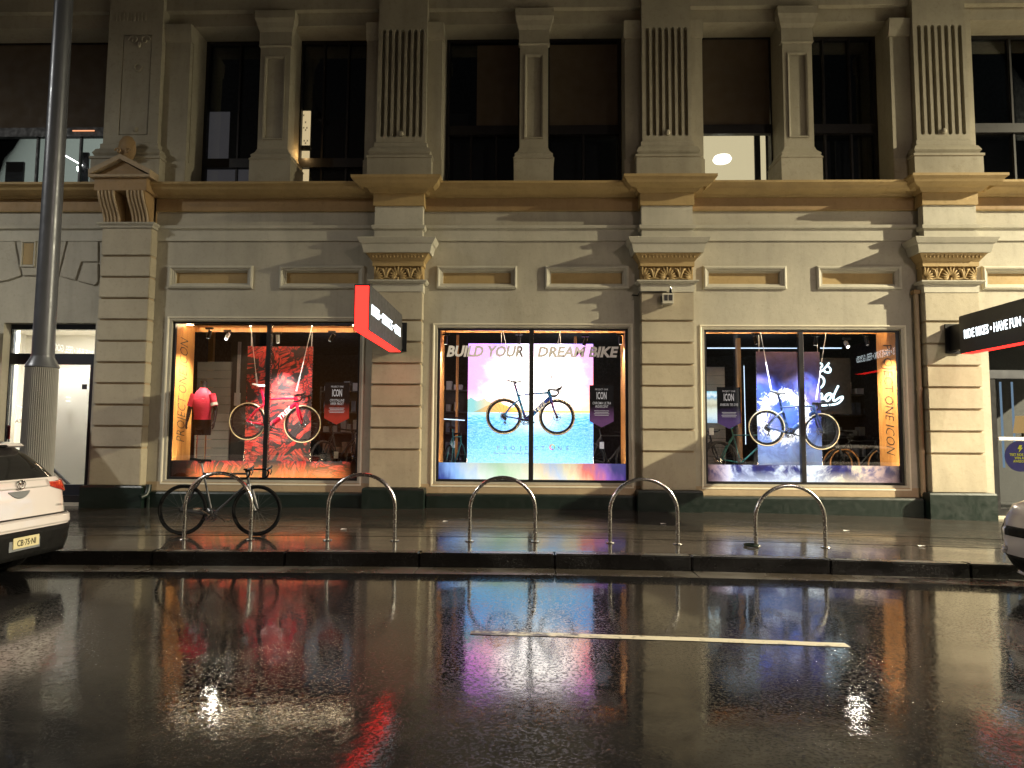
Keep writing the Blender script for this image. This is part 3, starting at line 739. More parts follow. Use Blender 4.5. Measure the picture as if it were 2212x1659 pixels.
def dye_mat(name, emis=0.0):
    t = NT(name); gv = t.coord('Generated'); s = t.new('SeparateXYZ'); t.link(gv, s.inputs[0]); x, z = s.outputs[0], s.outputs[2]
    ov = t.coord('Object'); n1 = t.noise(ov, 3.2 if not emis else 1.7, 6, .6, 1.2); n2 = t.noise(ov, 7.5 if not emis else 6, 6, .68, 1.6)
    base = t.mix(t.ramp(n1, [(.35,0),(.62,1)]), (.018,.016,.10), (.025,.06,.38))
    base = t.mix(t.ramp(t.noise(ov, 2.1, 4, .6, .5), [(.5,0),(.72,1)]), base, (.16,.12,.24))
    if not emis:
        dx = t.math('MULTIPLY', t.math('SUBTRACT', x, .42), 1.15); dz = t.math('MULTIPLY', t.math('SUBTRACT', z, .42), 2.0)
        r = t.math('SQRT', t.math('ADD', t.math('MULTIPLY', dx, dx), t.math('MULTIPLY', dz, dz)))
        rr = t.math('ADD', r, t.math('MULTIPLY', t.math('SUBTRACT', n2, .5), .62))
        ring = t.ramp(rr, [(.27,0),(.35,1),(.42,1),(.52,0)], 'EASE')
        base = t.mix(t.math('MULTIPLY', t.ramp(r, [(.1,1),(.4,0)]), .55), base, (.05,.13,.55))
        col = t.mix(ring, base, (.90,.92,.95))
        fade = t.ramp(z, [(.0,.85),(.24,.55),(.36,0)])
        col = t.mix(t.math('MULTIPLY', fade, t.ramp(n1, [(.3,.4),(.6,1)])), col, (.16,.26,.50))
        col = t.mix(t.ramp(z, [(.72,0),(1,.9)]), col, t.mix(n1, (.03,.02,.05), (.18,.10,.10)))
        return t.pbr(col, .45)
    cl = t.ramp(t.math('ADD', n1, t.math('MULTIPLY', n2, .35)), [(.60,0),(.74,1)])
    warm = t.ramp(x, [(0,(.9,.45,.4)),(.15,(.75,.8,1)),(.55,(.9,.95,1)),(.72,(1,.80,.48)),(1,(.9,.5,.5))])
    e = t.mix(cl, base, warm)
    e = t.mix(t.ramp(z, [(0,.75),(.7,0)]), e, warm)  # painted uplight: pale glow rising from the bottom edge
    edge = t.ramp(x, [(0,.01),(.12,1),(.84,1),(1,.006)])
    return t.pbr((.02,.02,.02), .4, emis=t.mix(1.0, e, edge, 'MULTIPLY'), estr=emis)  # self glow of the printed front, in place of strip lighting
M['poster3'] = dye_mat('blue_tie_dye_print'); M['strip3'] = dye_mat('tie_dye_glow_print', 1.6)
t = NT('rainbow_blur_glow_print'); gv = t.coord('Generated', (1,1,1)); s = t.new('SeparateXYZ'); t.link(gv, s.inputs[0])
wx = t.math('ADD', s.outputs[0], t.math('MULTIPLY', s.outputs[2], .05))
wx = t.math('ADD', wx, t.math('MULTIPLY', t.math('SUBTRACT', t.noise(t.coord('Object', (3,1,1), (0,.9,0)), 2.4, 2), .5), .16))
c = t.ramp(wx, [(.02,(.02,.03,.20)),(.12,(.30,.50,.95)),(.24,(.75,.80,.72)),(.36,(.52,.72,.45)),(.48,(.80,.85,.62)),(.58,(.95,.72,.45)),(.66,(.55,.62,.75)),(.74,(.9,.75,.45)),(.83,(.9,.22,.15)),(.90,(.30,.12,.45)),(.99,(.05,.03,.16))])
c = t.mix(t.ramp(s.outputs[2], [(.0,0),(.9,.65)]), c, t.mix(.5, c, (.05,.08,.12)))  # painted uplight: colours dim towards the top
M['strip2'] = t.pbr((.02,.02,.02), .4, emis=c, estr=1.8)  # printed front given its own glow in place of strip lighting
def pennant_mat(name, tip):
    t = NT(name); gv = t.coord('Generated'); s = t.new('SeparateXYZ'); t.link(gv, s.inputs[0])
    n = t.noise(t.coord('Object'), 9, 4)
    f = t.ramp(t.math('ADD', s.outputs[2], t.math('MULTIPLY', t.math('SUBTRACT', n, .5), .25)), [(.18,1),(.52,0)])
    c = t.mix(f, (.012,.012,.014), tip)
    return t.pbr(t.mix(.7, c, (.006,.006,.006)), .6, emis=c, estr=.55, spec=.05)  # board print given a faint glow of its own

YG = .10
M['led'] = emit('warm_led_strip', (1,.80,.52), 115)
def spotlight(px, py, Y, aim, power, label, on=False, col=(1,.90,.74), size=70):
    """track spot head with its lamp"""
    x, z = at(px, py, Y)
    T = thing('spotlight', label, 'spotlight', (x, Y, z), 'track spotlights in the shop windows')
    d = (Vector(aim)-Vector((x,Y,z))).normalized(); o = Vector((x,Y,z))
    MB().tube([o-d*.075, o+d*.075], .035, 14).build('lamp_can', M['black'] if not on else M['white'], T, smooth=True)
    MB().tube([o-d*.03+Vector((0,0,.02)), o+Vector((0,0,.10))], .008, 6).box(x-.07, x+.07, Y-.02, Y+.02, z+.09, z+.125).build('track_adapter', M['black'], T)
    MB().tube([o+d*.0755, o+d*.078], .026, 12).build('bulb', M['bulb' if on else 'bulb_dim'], T)
    lamp('SPOT', o+d*.09, power*9, col, T, aim, size, 1.0, .03)
    return T

def shop_window(Wd, top_y, dep, mull_px, my, strip_mat, words):
    x0, x1, z0, z1 = Wd
    win = MB().rect(x0-.01, x1+.01, z0-.01, z1+.01, [(.0,-.02),(.0,.015),(.055,.015),(.055,-.05)], .07).build('shop_window', M['frame'], B)
    # ivory trim round the opening
    xm = X(mull_px, my, .04)
    MB().box(xm-.038, xm+.038, .04, .126, z0+.045, z1-.045).build('mullion', M['frame'], win)
    MB().box(xm+.0385, xm+.048, .045, .12, z0+.046, z1-.046).build('mullion_strip', M['steel'], win)
    for a, b in ((x0+.045, xm-.038), (xm+.038, x1-.045)):
        MB().box(a, b, YG-.004, YG+.004, z0+.045, z1-.045).build('glass_pane', M['glass'], win)
    tr = MB().rect(x0-.08, x1+.08, z0-.085, z1+.07, [(0,.0),(0,.018),(.022,.018),(.085,-.06),(.085,-.07)], 0) 
    tr.build('window_trim', M['sill'], win)
    zf = Z(1003, .14); zcg = Z(697, .13)
    d = thing('window_display', words[0], 'display', ((x0+x1)/2, .5, zf))
    MB().box(x0+.03, x1-.03, .14, .86, z0-.02, zf-.02).build('display_base', M['black'], d)
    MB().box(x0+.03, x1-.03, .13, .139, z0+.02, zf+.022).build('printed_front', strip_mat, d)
    MB().box(x0+.03, x1-.03, .14, .86, zf-.019, zf-.004).build('display_floor', M['dark2'], d)
    MB().box(x0+.12, x1-.12, .141, .165, zf-.003, zf+.004).build('led_strip', M['led'], d)
    MB().box(x0+.06, x1-.06, .44, .452, zcg-.014, zcg-.004).build('led_strip', M['led'], d)
    nb = 4
    for s, xe in ((0, x0+.012), (1, x1-.04)):
        for k in range(nb):
            ya = .125 + (dep-.125)*k/nb
            MB().box(xe, xe+.028, ya+.0015, .125+(dep-.125)*(k+1)/nb-.0015, zf-.003, zcg-.001).build('wood_board', M['wood'], d)
    for k in range(nb):
        ya = .125 + (dep-.125)*k/nb
        MB().box(x0+.012, x1-.012, ya+.0015, .125+(dep-.125)*(k+1)/nb-.0015, zcg, zcg+.03).build('wood_board', M['wood'], d)
    MB().box(x0+.05, x1-.02, dep-.03, dep, zcg-.09, zcg-.002).build('wood_valance', M['wood'], d)
    MB().box(x0+.28, x1-.22, .25, .285, zcg-.045, zcg-.002).build('lighting_track', M['black'], d)
    return win, d, zf, zcg, xm
w1, d1, zf1, zc1, xm1 = shop_window(W1, 0, .82, 576, 860, M['strip1'], ['left window display with red crystal printed base and wood lining'])
w2_, d2, zf2, zc2, xm2 = shop_window(W2, 0, .80, 1147, 860, M['strip2'], ['middle window display with rainbow blur printed base and wood lining'])
w3, d3, zf3, zc3, xm3 = shop_window(W3, 0, .82, 1733, 860, M['strip3'], ['right window display with cloudy blue white printed base and wood lining'])

# big hanging prints
def poster(name, label, tl, br, Y, mat, zf):
    x0, z1 = at(*tl, Y); x1, _ = at(*br, Y)
    T = thing(name, label, 'poster', ((x0+x1)/2, Y, zf))
    MB().box(x0, x1, Y, Y+.012, zf, z1).build('print', mat, T)
    MB().box(x0-.006, x0, Y-.003, Y+.015, zf, z1).box(x1, x1+.006, Y-.003, Y+.015, zf, z1).build('edge_rail', M['steel'], T)
    return T, x0, x1, z1
p1, a1, b1, h1 = poster('hanging_poster', 'tall poster of red crystal shards behind the red bicycle', (536,748), (672,900), .72, M['poster1'], zf1)
p2, a2, b2, h2 = poster('hanging_poster', 'wide glowing poster of a pink sunset over blue sea', (1012,742), (1281.5,900), .72, M['poster2'], zf2)
p3, a3, b3, h3 = poster('hanging_poster', 'tall poster of blue and white tie dye cloth', (1633,759.5), (1773,880), .72, M['poster3'], zf3)
for (P, a, b, h, zc_) in ((p1,a1,b1,h1,zc1),(p2,a2,b2,h2,zc2),(p3,a3,b3,h3,zc3)):
    w = MB()
    for xx in (a+.06 if P is not p2 else a+(b-a)*.265, b-.03 if P is not p2 else a+(b-a)*.74):
        w.tube([(xx,.726,h),(xx,.726,zc_-.09)], .006, 5)
    w.build('hanger', M['white'], P)
M['printtext'] = plain('grey_print_ink', (.22,.36,.42), .6)
def tx(b, s, x, z, Y, size, width=None, xs=1.0, **k):   # text facing the street
    return b.text(s, size, lambda u, v, w: (x+u*xs, Y-abs(w)*0-w, z+v), **k)
wpx = (b2-a2)
for word, u0 in (('P',.235),('R',.29),('O',.345),('J',.405),('E',.45),('C',.535),('T',.59),('N',.745),('E',.80)):
    pass
pt = MB()
for ch, px in zip('PROJECTNE', (1076,1092,1107.5,1125,1137,1158,1173,1209,1226)):
    tx(pt, ch, X(px,970,.718), Z(972,.718), .716, .105, depth=.001)
tx(pt, 'Everyone who rides is unique', X(1108,981,.718), Z(981.5,.718), .716, .062, shear=.25, depth=.001)
pt.build('print_lettering', M['printtext'], p2)
t = NT('rainbow_ring'); gv = t.coord('Generated'); n = t.new('TexGradient', gradient_type='RADIAL')
mp = t.coord('Generated', (1,1,1), (pi/2,0,0), (-.5,.5,-.5)); t.link(mp, n.inputs[0])
c = t.ramp(n.outputs[1], [(0,(.8,.1,.05)),(.25,(.7,.6,.05)),(.5,(.1,.45,.1)),(.75,(.25,.1,.5)),(1,(.8,.1,.05))])
M['ring'] = t.pbr(c, .5, emis=c, estr=.6)
MB().torus((X(1193,966,.718), .714, Z(965.5,.718)), .045, .012, 28, 6).build('ring_letter', M['ring'], p2, smooth=True)

# lettering
b = MB()
ww = lambda px0, px1: X(px1,760,YG)-X(px0,760,YG)
def fit(b, s, px0, px1, pyb, pyt, Y, **k):
    x0, x1 = X(px0,(pyb+pyt)/2,Y), X(px1,(pyb+pyt)/2,Y); z0, z1 = Z(pyb,Y,px0), Z(pyt,Y,px0)
    tmp = MB().text(s, 1, lambda u,v,w: (u,v,w), depth=1, align='LEFT', **k)
    ua, ub = min(q[0] for q in tmp.v), max(q[0] for q in tmp.v); va, vb = min(q[1] for q in tmp.v), max(q[1] for q in tmp.v)
    dp = k.get('depth', .002)
    return b.add([(x0+(q[0]-ua)/(ub-ua)*(x1-x0), Y-q[2]*.001, z0+(q[1]-va)/(vb-va)*(z1-z0)) for q in tmp.v], tmp.f)
fit(b, 'BUILD YOUR', 965, 1131, 771, 746, YG-.009, bold=.042, shear=.22)
fit(b, 'DREAM BIKE', 1160.5, 1336.5, 771.5, 748, YG-.009, bold=.042, shear=.22)
b.build('window_lettering', M['vinyl'], w2_, fix=False)
M['inkdark'] = plain('dark_grey_ink', (.045,.035,.03), .5)
def vert_text(xw, face, ya, yb, z0, z1, up):
    tmp = MB().text('PROJECT ONE ICON', 1, lambda u,v,w: (u,v,w), depth=1, align='LEFT', shear=.28, bold=-.012, space=1.0)
    ua, ub = min(q[0] for q in tmp.v), max(q[0] for q in tmp.v); va, vb = min(q[1] for q in tmp.v), max(q[1] for q in tmp.v)
    b = MB(); vs = []
    for u, v, w in tmp.v:
        tu, tv = (u-ua)/(ub-ua), (v-va)/(vb-va)
        if up: z = z0+(z1-z0)*tu; y = yb-(yb-ya)*(1-tv) if False else ya+(yb-ya)*(1-tv)
        else: z = z1-(z1-z0)*tu; y = ya+(yb-ya)*(1-tv) 
        vs.append((xw+face*(.0015+.001*w), y, z))
    return b.add(vs, tmp.f)
xw = W1[0]+.041
vert_text(xw, 1, .26, .66, Z(960,.45), Z(733,.45), True).build('panel_lettering', M['inkdark'], d1, fix=False)
xw = W3[1]-.041
vert_text(xw, -1, .26, .66, Z(978,.45), Z(741,.45), False).build('panel_lettering', M['inkdark'], d3, fix=False)

def pennant(label, px0, px1, pyt, pyb, Y, tip, lines, name):
    x0, x1 = X(px0,870,Y), X(px1,870,Y); z1, z0 = Z(pyt,Y,px0), Z(pyb,Y,px0); c = (x0+x1)/2; h = (x1-x0)*.25
    T = thing('pennant_sign', label, 'sign', (c, Y, z1), 'pennant signs behind the glass')
    MB().prism([(x0,z1),(x1,z1),(x1,z0+h),(c,z0),(x0,z0+h)], Y, Y+.006).build('pennant_board', pennant_mat(name, tip), T)
    b = MB(); w = x1-x0; H = z1-z0
    def ln(s, f, size, **k):
        b.text(s, size, lambda u,v,ww: (c+u*k2, Y-.002-ww, z1-H*f+v), depth=.001, **k)
    k2 = .75; ln('PROJECT ONE', .12, .045, space=1.1)
    k2 = .40; ln('ICON', .33, .185, bold=.02)
    k2 = .66
    ln(lines[0], .455, .066, bold=.005, shear=.2)
    if len(lines) > 1: ln(lines[1], .535, .066, bold=.005, shear=.2)
    for i, q in enumerate((.9,.82,.95,.86)):
        b.box(c-w*.34*q, c+w*.34*q, Y-.003, Y-.0005, z1-H*(.615+.035*i), z1-H*(.604+.035*i))
    b.build('pennant_lettering', emit('glowing_pennant_ink', (.75,.66,.62), .75) if 'penink' not in M else M['penink'], T, fix=False)
M['penink'] = emit('glowing_pennant_ink', (.75,.66,.62), .62)  # light put into the lettering: the ink itself glows
pennant('black and red pointed sign beside the red crystal poster', 701, 754.5, 826, 917, .118, (.60,.06,.04), ['CRYSTALLINE','VIPER FROST'], 'red_pennant')
pennant('black and purple pointed sign overlapping the sunset poster', 1273.5, 1325.5, 832, 923, .118, (.22,.09,.22), ['CHROMA ULTRA','IRIDESCENT'], 'purple_pennant')
pennant('black and violet pointed sign left of the tie dye poster', 1549, 1600, 836, 926, .118, (.14,.08,.22), ['SHIBORI TIE DYE'], 'violet_pennant')

# spot heads
spotlight(491, 727, .26, (W1[0]+.9,-2.6,.2), 7, 'lit white spotlight in the upper left of the left window', True, size=95)
spotlight(600, 732, .26, (a1+.7,.72,1.3), 130, 'white spotlight hanging in the middle of the left window', True, (1,.93,.88), 58)
spotlight(717, 729, .26, (a1+.5,.5,1.3), 24, 'dark spotlight in the upper right of the left window', False, (1,.93,.88), 75)
spotlight(452, 722, .24, (W1[0]+.05,.45,1.5), 70, 'added dark spotlight brightening the wood panel in the left window', False, (1,.82,.58), 95)  # extra head, added to brighten the wood lining
spotlight(1872, 736, .24, (W3[1]-.05,.45,1.5), 70, 'added dark spotlight brightening the wood panel in the right window', False, (1,.82,.58), 95)  # likewise added, for the wood lining on the right
spotlight(1121, 734, .26, (a2+.8,.6,1.4), 10, 'dark spotlight left of centre in the middle window', False)
spotlight(1264, 738, .26, (b2-.8,.5,1.4), 10, 'tilted dark spotlight above the sea poster right side', False)
spotlight(963, 735, .3, (W2[0]+.03,.4,1.3), 34, 'dark spotlight at the left end of the middle window', False, size=80)
spotlight(1340, 735, .3, (W2[1]-.03,.4,1.3), 34, 'dark spotlight at the right end of the middle window', False, size=80)
spotlight(1632, 734, .26, (a3+.45,.72,1.3), 90, 'dark spotlight above the tie dye poster left side', False, (.86,.92,1), 58)
spotlight(1762, 737, .26, (a3+.8,.6,1.2), 70, 'dark spotlight above the tie dye poster right side', False, (.9,.94,1), 75)
spotlight(1829, 744, .26, (W3[1]-.9,-2.6,.2), 7, 'glowing white spotlight in the upper right of the right window', True, size=95)
# ------------------------------------------------------------ bicycles
def bicycle(label, cat='bicycle', frame='carbon', fork=None, tyre='rubber', rim='carbon', deep=.045, tr=.014, R=.336, wb=.985, spokes=20,
            aero=True, seat='black', bar='black', lettering=None, post=None, disc=True, lod=1, group=None, drop=True, name='bicycle', turn=0.0):
    """local frame: x forward, -y the drive side, z up from the tyre bottom, origin under the middle of the wheelbase"""
    T = thing(name, label, cat, (0,0,0), group)
    m = lambda k: M[k] if isinstance(k, str) else k
    H0 = R; rx, fx = -wb/2, wb/2
    fork = fork or frame; post = post or frame
    N1 = 44 if lod else 28
    def wheel(cx, rear):
        r0 = R-tr*1.3
        prof = [(r0, -.011), (r0-deep, -.008), (r0-deep-.002, 0), (r0-deep, .008), (r0, .011), (r0-.003, 0)]
        b = MB()
        loops = []
        for i in range(N1+1):
            a = 2*pi*i/N1
            loops.append([(cx+r*cos(a), y, H0+r*sin(a)) for r, y in prof])
        b.loft(loops, cap0=False, cap1=False)
        Wh = b.build('wheel', m(rim), T, smooth=True)
        MB().torus((cx,0,H0), R-tr, tr, N1, 8).build('tyre', m(tyre), Wh, smooth=True)
        if tyre in ('tan_tyre','brown_tyre'):
            MB().torus((cx,0,H0), R-tr*.45, tr*.72, N1, 6).build('tread', M['rubber'], Wh, smooth=True)
        sp = MB()
        for i in range(spokes):
            a = 2*pi*i/spokes + .1; s = 1 if i % 2 else -1
            off = .9 if (i//2) % 2 else -.9
            sp.tube([(cx+.02*cos(a+off), s*.025, H0+.02*sin(a+off)), (cx+(r0-deep)*cos(a), 0, H0+(r0-deep)*sin(a))], .0016 if lod else .002, 4)
        sp.build('spokes', M['spoke'], Wh)
        hb = MB().tube([(cx,-.05,H0),(cx,.05,H0)], .014, 10, ref=(1,0,0)).tube([(cx,-.03,H0),(cx,-.024,H0)], .026, 12, ref=(1,0,0)).tube([(cx,.024,H0),(cx,.03,H0)], .026, 12, ref=(1,0,0))
        hb.build('hub', M['black'], Wh, smooth=False)
        if disc:
            MB().torus((cx,.034,H0), .066, .006, 24, 5).tube([(cx-.06,.034,H0),(cx+.06,.034,H0)], .005, 4).tube([(cx,.034,H0-.06),(cx,.034,H0+.06)], .005, 4).build('brake_disc', M['steel'], Wh)
    wheel(rx, True); wheel(fx, False)
    bb = (rx+.41, 0, H0-.068); k = 1 if aero else 0
    st = (rx+.255, 0, H0+.40 + (0 if aero else .10)); hb_, ht = (fx-.118,0,H0+.335), (fx-.16,0,H0+.475+(0 if aero else .04))
    A = lambda a, b: (a, b)
    f = MB()
    dt0, dt1 = Vector(bb)+Vector((.01,0,.005)), Vector(hb_)+Vector((-.01,0,.035))
    f.tube([dt0, dt0.lerp(dt1,.5), dt1], [A(.024,.036+.008*k), A(.022,.036+.006*k), A(.02,.034)] if aero else [A(.017,.017)]*3, 10)
    f.tube([bb, Vector(bb).lerp(Vector(st),.5), st], [A(.022,.024), A(.013,.026), A(.012,.028)] if aero else [A(.0145,.0145)]*3, 10)
    tt0, tt1 = Vector(st)+Vector((-.02 if aero else 0,0,-.012)), Vector(ht)+Vector((0,0,-.025))
    f.tube([tt0, tt0.lerp(tt1,.5)+Vector((0,0,.008*k)), tt1], [A(.014,.016),A(.014,.015),A(.018,.024)] if aero else [A(.0145,.0145)]*3, 10)
    f.tube([hb_, ht], [A(.024,.034), A(.023,.036)] if aero else [A(.018,.018)]*2, 10)
    f.tube([Vector(bb)+Vector((0,-.045,0)), Vector(bb)+Vector((0,.045,0))], .024, 12, ref=(1,0,0))
    for s in (-1,1):
        f.tube([(bb[0]-.02,s*.02,bb[2]), (rx+.2,s*.045,H0-.03), (rx,s*.055,H0)], [A(.009,.018+.004*k),A(.008,.013),A(.007,.011)], 8)
        sj = Vector(st).lerp(Vector(bb), .18 if aero else .06)
        f.tube([(sj.x,s*.014,sj.z), (rx+.12,s*.04,(sj.z+H0)/2+.02), (rx,s*.055,H0)], [A(.008,.016),A(.007,.013),A(.007,.012)], 8)
    fr = f.build('frame', m(frame), T, smooth=True)
    if lettering:
        L = MB(); u = (dt1-dt0); ln = u.length; u.normalize(); n = Vector((-u.z,0,u.x))
        w = .30; p0 = dt0.lerp(dt1, .55)
        L.text(lettering[0], .115, lambda a,b_,c: tuple(p0+u*a*1.0+n*(b_-.040)+Vector((0,-.0255-c,0))), depth=.002, bold=.04, shear=.15, space=1.05)
        L.build('frame_lettering', m(lettering[1]), fr, fix=False)
    fk = MB(); cr = Vector((hb_[0]+.004,0,hb_[2]-.01))
    fk.tube([cr+Vector((-.004,0,.03)), cr], [A(.022,.03),A(.04,.026)], 10)
    for s in (-1,1):
        fk.tube([cr+Vector((0,s*.034,0)), cr.lerp(Vector((fx,s*.05,H0)),.55)+Vector((-.012,s*.046-cr.y,0)), (fx,s*.052,H0)], [A(.010,.026+.0*k),A(.008,.018),A(.007,.011)], 8)
    fk.build('fork', m(fork), T, smooth=True)
    # saddle and post
    ang = Vector((st[0]-bb[0],0,st[2]-bb[2])).normalized()
    sp1 = Vector(st)+ang*(.215 if aero else .13)
    MB().tube([Vector(st)-ang*.02, sp1], [A(.011,.022),A(.011,.02)] if aero else [A(.0135,.0135)]*2, 8).tube([sp1+Vector((-.03,0,.01)), sp1+Vector((.04,0,.012))], .012, 6).build('seat_post', m(post), T, smooth=True)
    sz = sp1.z+.045; sx = sp1.x-.01
    sd = MB(); loops = []
    for q, hw, dz in ((-.13,.062,.018),(-.11,.07,.016),(-.06,.062,.006),(0,.035,-.002),(.07,.022,-.002),(.13,.017,-.004),(.145,.008,-.010)):
        loops.append([(sx+q, hw*cos(2*pi*i/10), sz+dz+.017*sin(2*pi*i/10)*(1 if sin(2*pi*i/10)>0 else .9)-.012*cos(2*pi*i/10)**2) for i in range(10)])
    sd.loft(loops); sd.tube([(sx-.07,.02,sz),(sx-.02,.022,sz-.03),(sx+.09,.012,sz-.012)], .0035, 5).tube([(sx-.07,-.02,sz),(sx-.02,-.022,sz-.03),(sx+.09,-.012,sz-.012)], .0035, 5)
    sd.build('saddle', m(seat), T, smooth=True)
    # cockpit
    top = Vector(ht)
    hx, hz = top.x+.085, top.z+.035
    C = MB().tube([top, top+Vector((-.008,0,.04))], [A(.02,.026),A(.019,.024)], 8).tube([top+Vector((-.005,0,.03)), (hx,0,hz)], [A(.018,.02),A(.015,.017)], 8)
    rot = lambda p: (hx+(p[0]-hx)*cos(turn)-(p[1])*sin(turn), (p[0]-hx)*sin(turn)+p[1]*cos(turn), p[2])
    C.tube([rot((hx+.0,-.2,hz)), rot((hx,0,hz)), rot((hx,.2,hz))], A(.011,.012), 8, ref=(0,0,1))
    if drop:
        for s in (-1,1):
            C.tube([rot(p) for p in [(hx,s*.195,hz),(hx+.05,s*.205,hz+.0),(hx+.085,s*.205,hz-.01),(hx+.10,s*.207,hz-.045),(hx+.085,s*.21,hz-.09),(hx+.045,s*.212,hz-.118),(hx-.01,s*.214,hz-.125),(hx-.045,s*.214,hz-.125)]], .0135, 8)
    else:
        C.tube([(hx-.03,-.36,hz+.03),(hx,-.2,hz+.01),(hx,.2,hz+.01),(hx-.03,.36,hz+.03)], .013, 8, ref=(0,0,1))
    C.build('handlebar', m(bar), T, smooth=True)
    if drop:
        for s in (-1,1):
            h = MB().tube([rot(p) for p in [(hx+.07,s*.205,hz+.0),(hx+.115,s*.205,hz+.015),(hx+.145,s*.205,hz+.035),(hx+.15,s*.205,hz+.055)]], [.016,.018,.017,.012], 8)
            h.tube([rot(p) for p in [(hx+.135,s*.205,hz+.015),(hx+.145,s*.208,hz-.03),(hx+.12,s*.21,hz-.075)]], [A(.009,.007)]*3, 6)
            h.build('brake_lever', M['black'] if disc else M['steel'], T, smooth=True)
    # drive train
    cc = (bb[0], -.05, bb[2]); cr_ = .088 if disc else .085
    ck = MB().torus(cc, cr_, .007, 30, 6).torus(cc, cr_*.72, .009, 24, 6)
    for i in range(5):
        a = 2*pi*i/5+.3
        ck.tube([cc, (cc[0]+cr_*cos(a), cc[1], cc[2]+cr_*sin(a))], .007, 5)
    Ck = ck.build('chainring', M['carbon'], T, smooth=True)
    ca = radians(-15 if disc else 150)
    arm = MB(); pd = MB()
    for s, a in ((-1, ca), (1, ca+pi)):
        e = Vector((cc[0]+.17*cos(a), s*.075, cc[2]+.17*sin(a)))
        arm.tube([(cc[0], s*.062, cc[2]), e], [A(.009,.017),A(.008,.012)], 8)
        if not disc: pd.box(e.x-.045, e.x+.045, e.y+s*.05-.035, e.y+s*.05+.035, e.z-.012, e.z+.012)
    arm.build('crank', M['steel'] if not disc else M['carbon'], Ck, smooth=True)
    if not disc: pd.build('pedal', M['steel'], Ck)
    ch = MB()
    cs = .045 if disc else .032
    ch.tube([(bb[0],-.048,bb[2]+cr_+.004),(rx,-.044,H0+cs)], .004, 5)
    if disc:
        dp = (rx+.02, -.05, H0-.11)
        ch.tube([(bb[0],-.048,bb[2]-cr_-.004),(dp[0]+.01,-.05,dp[2]-.03)], .003, 5)
        MB().torus((dp[0],-.05,dp[2]-.02), .02, .007, 12, 5).torus((rx+.03,-.05,H0-.055), .018, .007, 12, 5).tube([(rx+.03,-.055,H0-.05),(dp[0],-.055,dp[2]-.02)], A(.006,.018), 6).tube([(rx+.005,-.06,H0-.01),(rx+.05,-.062,H0-.05)], .016, 6).build('derailleur', M['black'], T, smooth=True)
        cas = MB()
        for i in range(5): cas.tube([(rx,-.044+.005*i,H0),(rx,-.041+.005*i,H0)], .052-.007*(4-i) if False else .03+.006*i, 18, ref=(1,0,0))
        cas.build('cassette', M['steel'], T)
    else:
        ch.tube([(bb[0],-.048,bb[2]-cr_-.004),(rx,-.044,H0-cs)], .004, 5)
        MB().torus((rx,-.044,H0), cs, .005, 18, 5).build('sprocket', M['black'], T)
    ch.build('chain', M['black'], T)
    return T
def place(T, loc, rz=0, rx=0, ry=0, s=1):
    T.location = loc; T.rotation_euler = (rx, ry, rz); T.scale = (s,s,s); return T

M['spoke'] = plain('dark_steel_spoke', (.10,.10,.10), .35, .6)
M['redpaint'] = plain('deep_red_frame_paint', (.55,.012,.045), .22, .0, .8, .1)
t = NT('iridescent_frame_paint'); n = t.noise(t.coord('Object', (1.2,1,1.2)), 2.6, 3, .5, .4)
M['irid'] = t.pbr(t.ramp(n, [(.32,(.55,.07,.03)),(.42,(.10,.05,.28)),(.52,(.03,.10,.45)),(.62,(.03,.30,.48)),(.72,(.12,.05,.30))]), .25, .3, coat=.6)
t = NT('tie_dye_frame_paint'); n = t.noise(t.coord('Object'), 9, 5, .65, .8)
M['dyepaint'] = t.pbr(t.ramp(n, [(.40,(.008,.016,.05)),(.56,(.02,.06,.18)),(.66,(.12,.20,.36)),(.76,(.5,.58,.7))]), .28, 0, coat=.6)
M['graphite2'] = plain('worn_grey_frame', (.035,.036,.04), .45, .0, var=.3)
M['greyfork'] = plain('worn_silver_fork', (.28,.28,.28), .4, .4, var=.2)
M['silver'] = plain('satin_silver_frame', (.50,.51,.53), .3, .75, var=.06)
M['graphite'] = plain('graphite_frame', (.06,.062,.068), .32, .4, coat=.3)
M['teal'] = plain('teal_frame_paint', (.035,.20,.19), .3, 0, .5)
M['orange_red'] = plain('orange_red_paint', (.75,.13,.04), .35)

def hang(T, Y, rear_px, front_px, wb, zf, zc, strap_tops, seat_px, bar_px, name):
    (x0,z0), (x1,z1) = at(*rear_px, Y), at(*front_px, Y)
    s = sqrt((x1-x0)**2+(z1-z0)**2)/wb
    ang = -atan2(z1-z0, x1-x0)
    T.scale = (s,s,s); T.rotation_euler = (0, ang, 0)
    mid = Vector(((x0+x1)/2, Y, (z0+z1)/2)); up = Vector((-sin(-ang), 0, cos(-ang)))
    T.location = mid - up*.336*s
    for (tp, bt, lb) in ((strap_tops[0], seat_px, 'saddle'), (strap_tops[1], bar_px, 'handlebar')):
        St = thing('strap', 'white strap holding up the %s of the %s bicycle' % (lb, name), 'strap', (at(*bt, Y)[0], Y, at(*bt, Y)[1]), 'straps holding the hanging bicycles')
        a = Vector((at(*tp, Y)[0], Y, zc-.01)); b_ = Vector((at(*bt, Y)[0], Y, at(*bt, Y)[1]))
        MB().tube([a, a.lerp(b_, .80)], .007, 6).build('cord', M['white'], St)
        kn = a.lerp(b_, .80)
        MB().ell(kn, .016, .016, .026).tube([kn+Vector((0,-.02,0)), b_+Vector((0,-.03,0))], .0055, 5).tube([kn+Vector((0,.02,0)), b_+Vector((0,.03,0))], .0055, 5).build('loop', M['white'], St)
        MB().torus((a.x, Y, zc-.02), .014, .004, 12, 5).build('eye_hook', M['steel'], St)

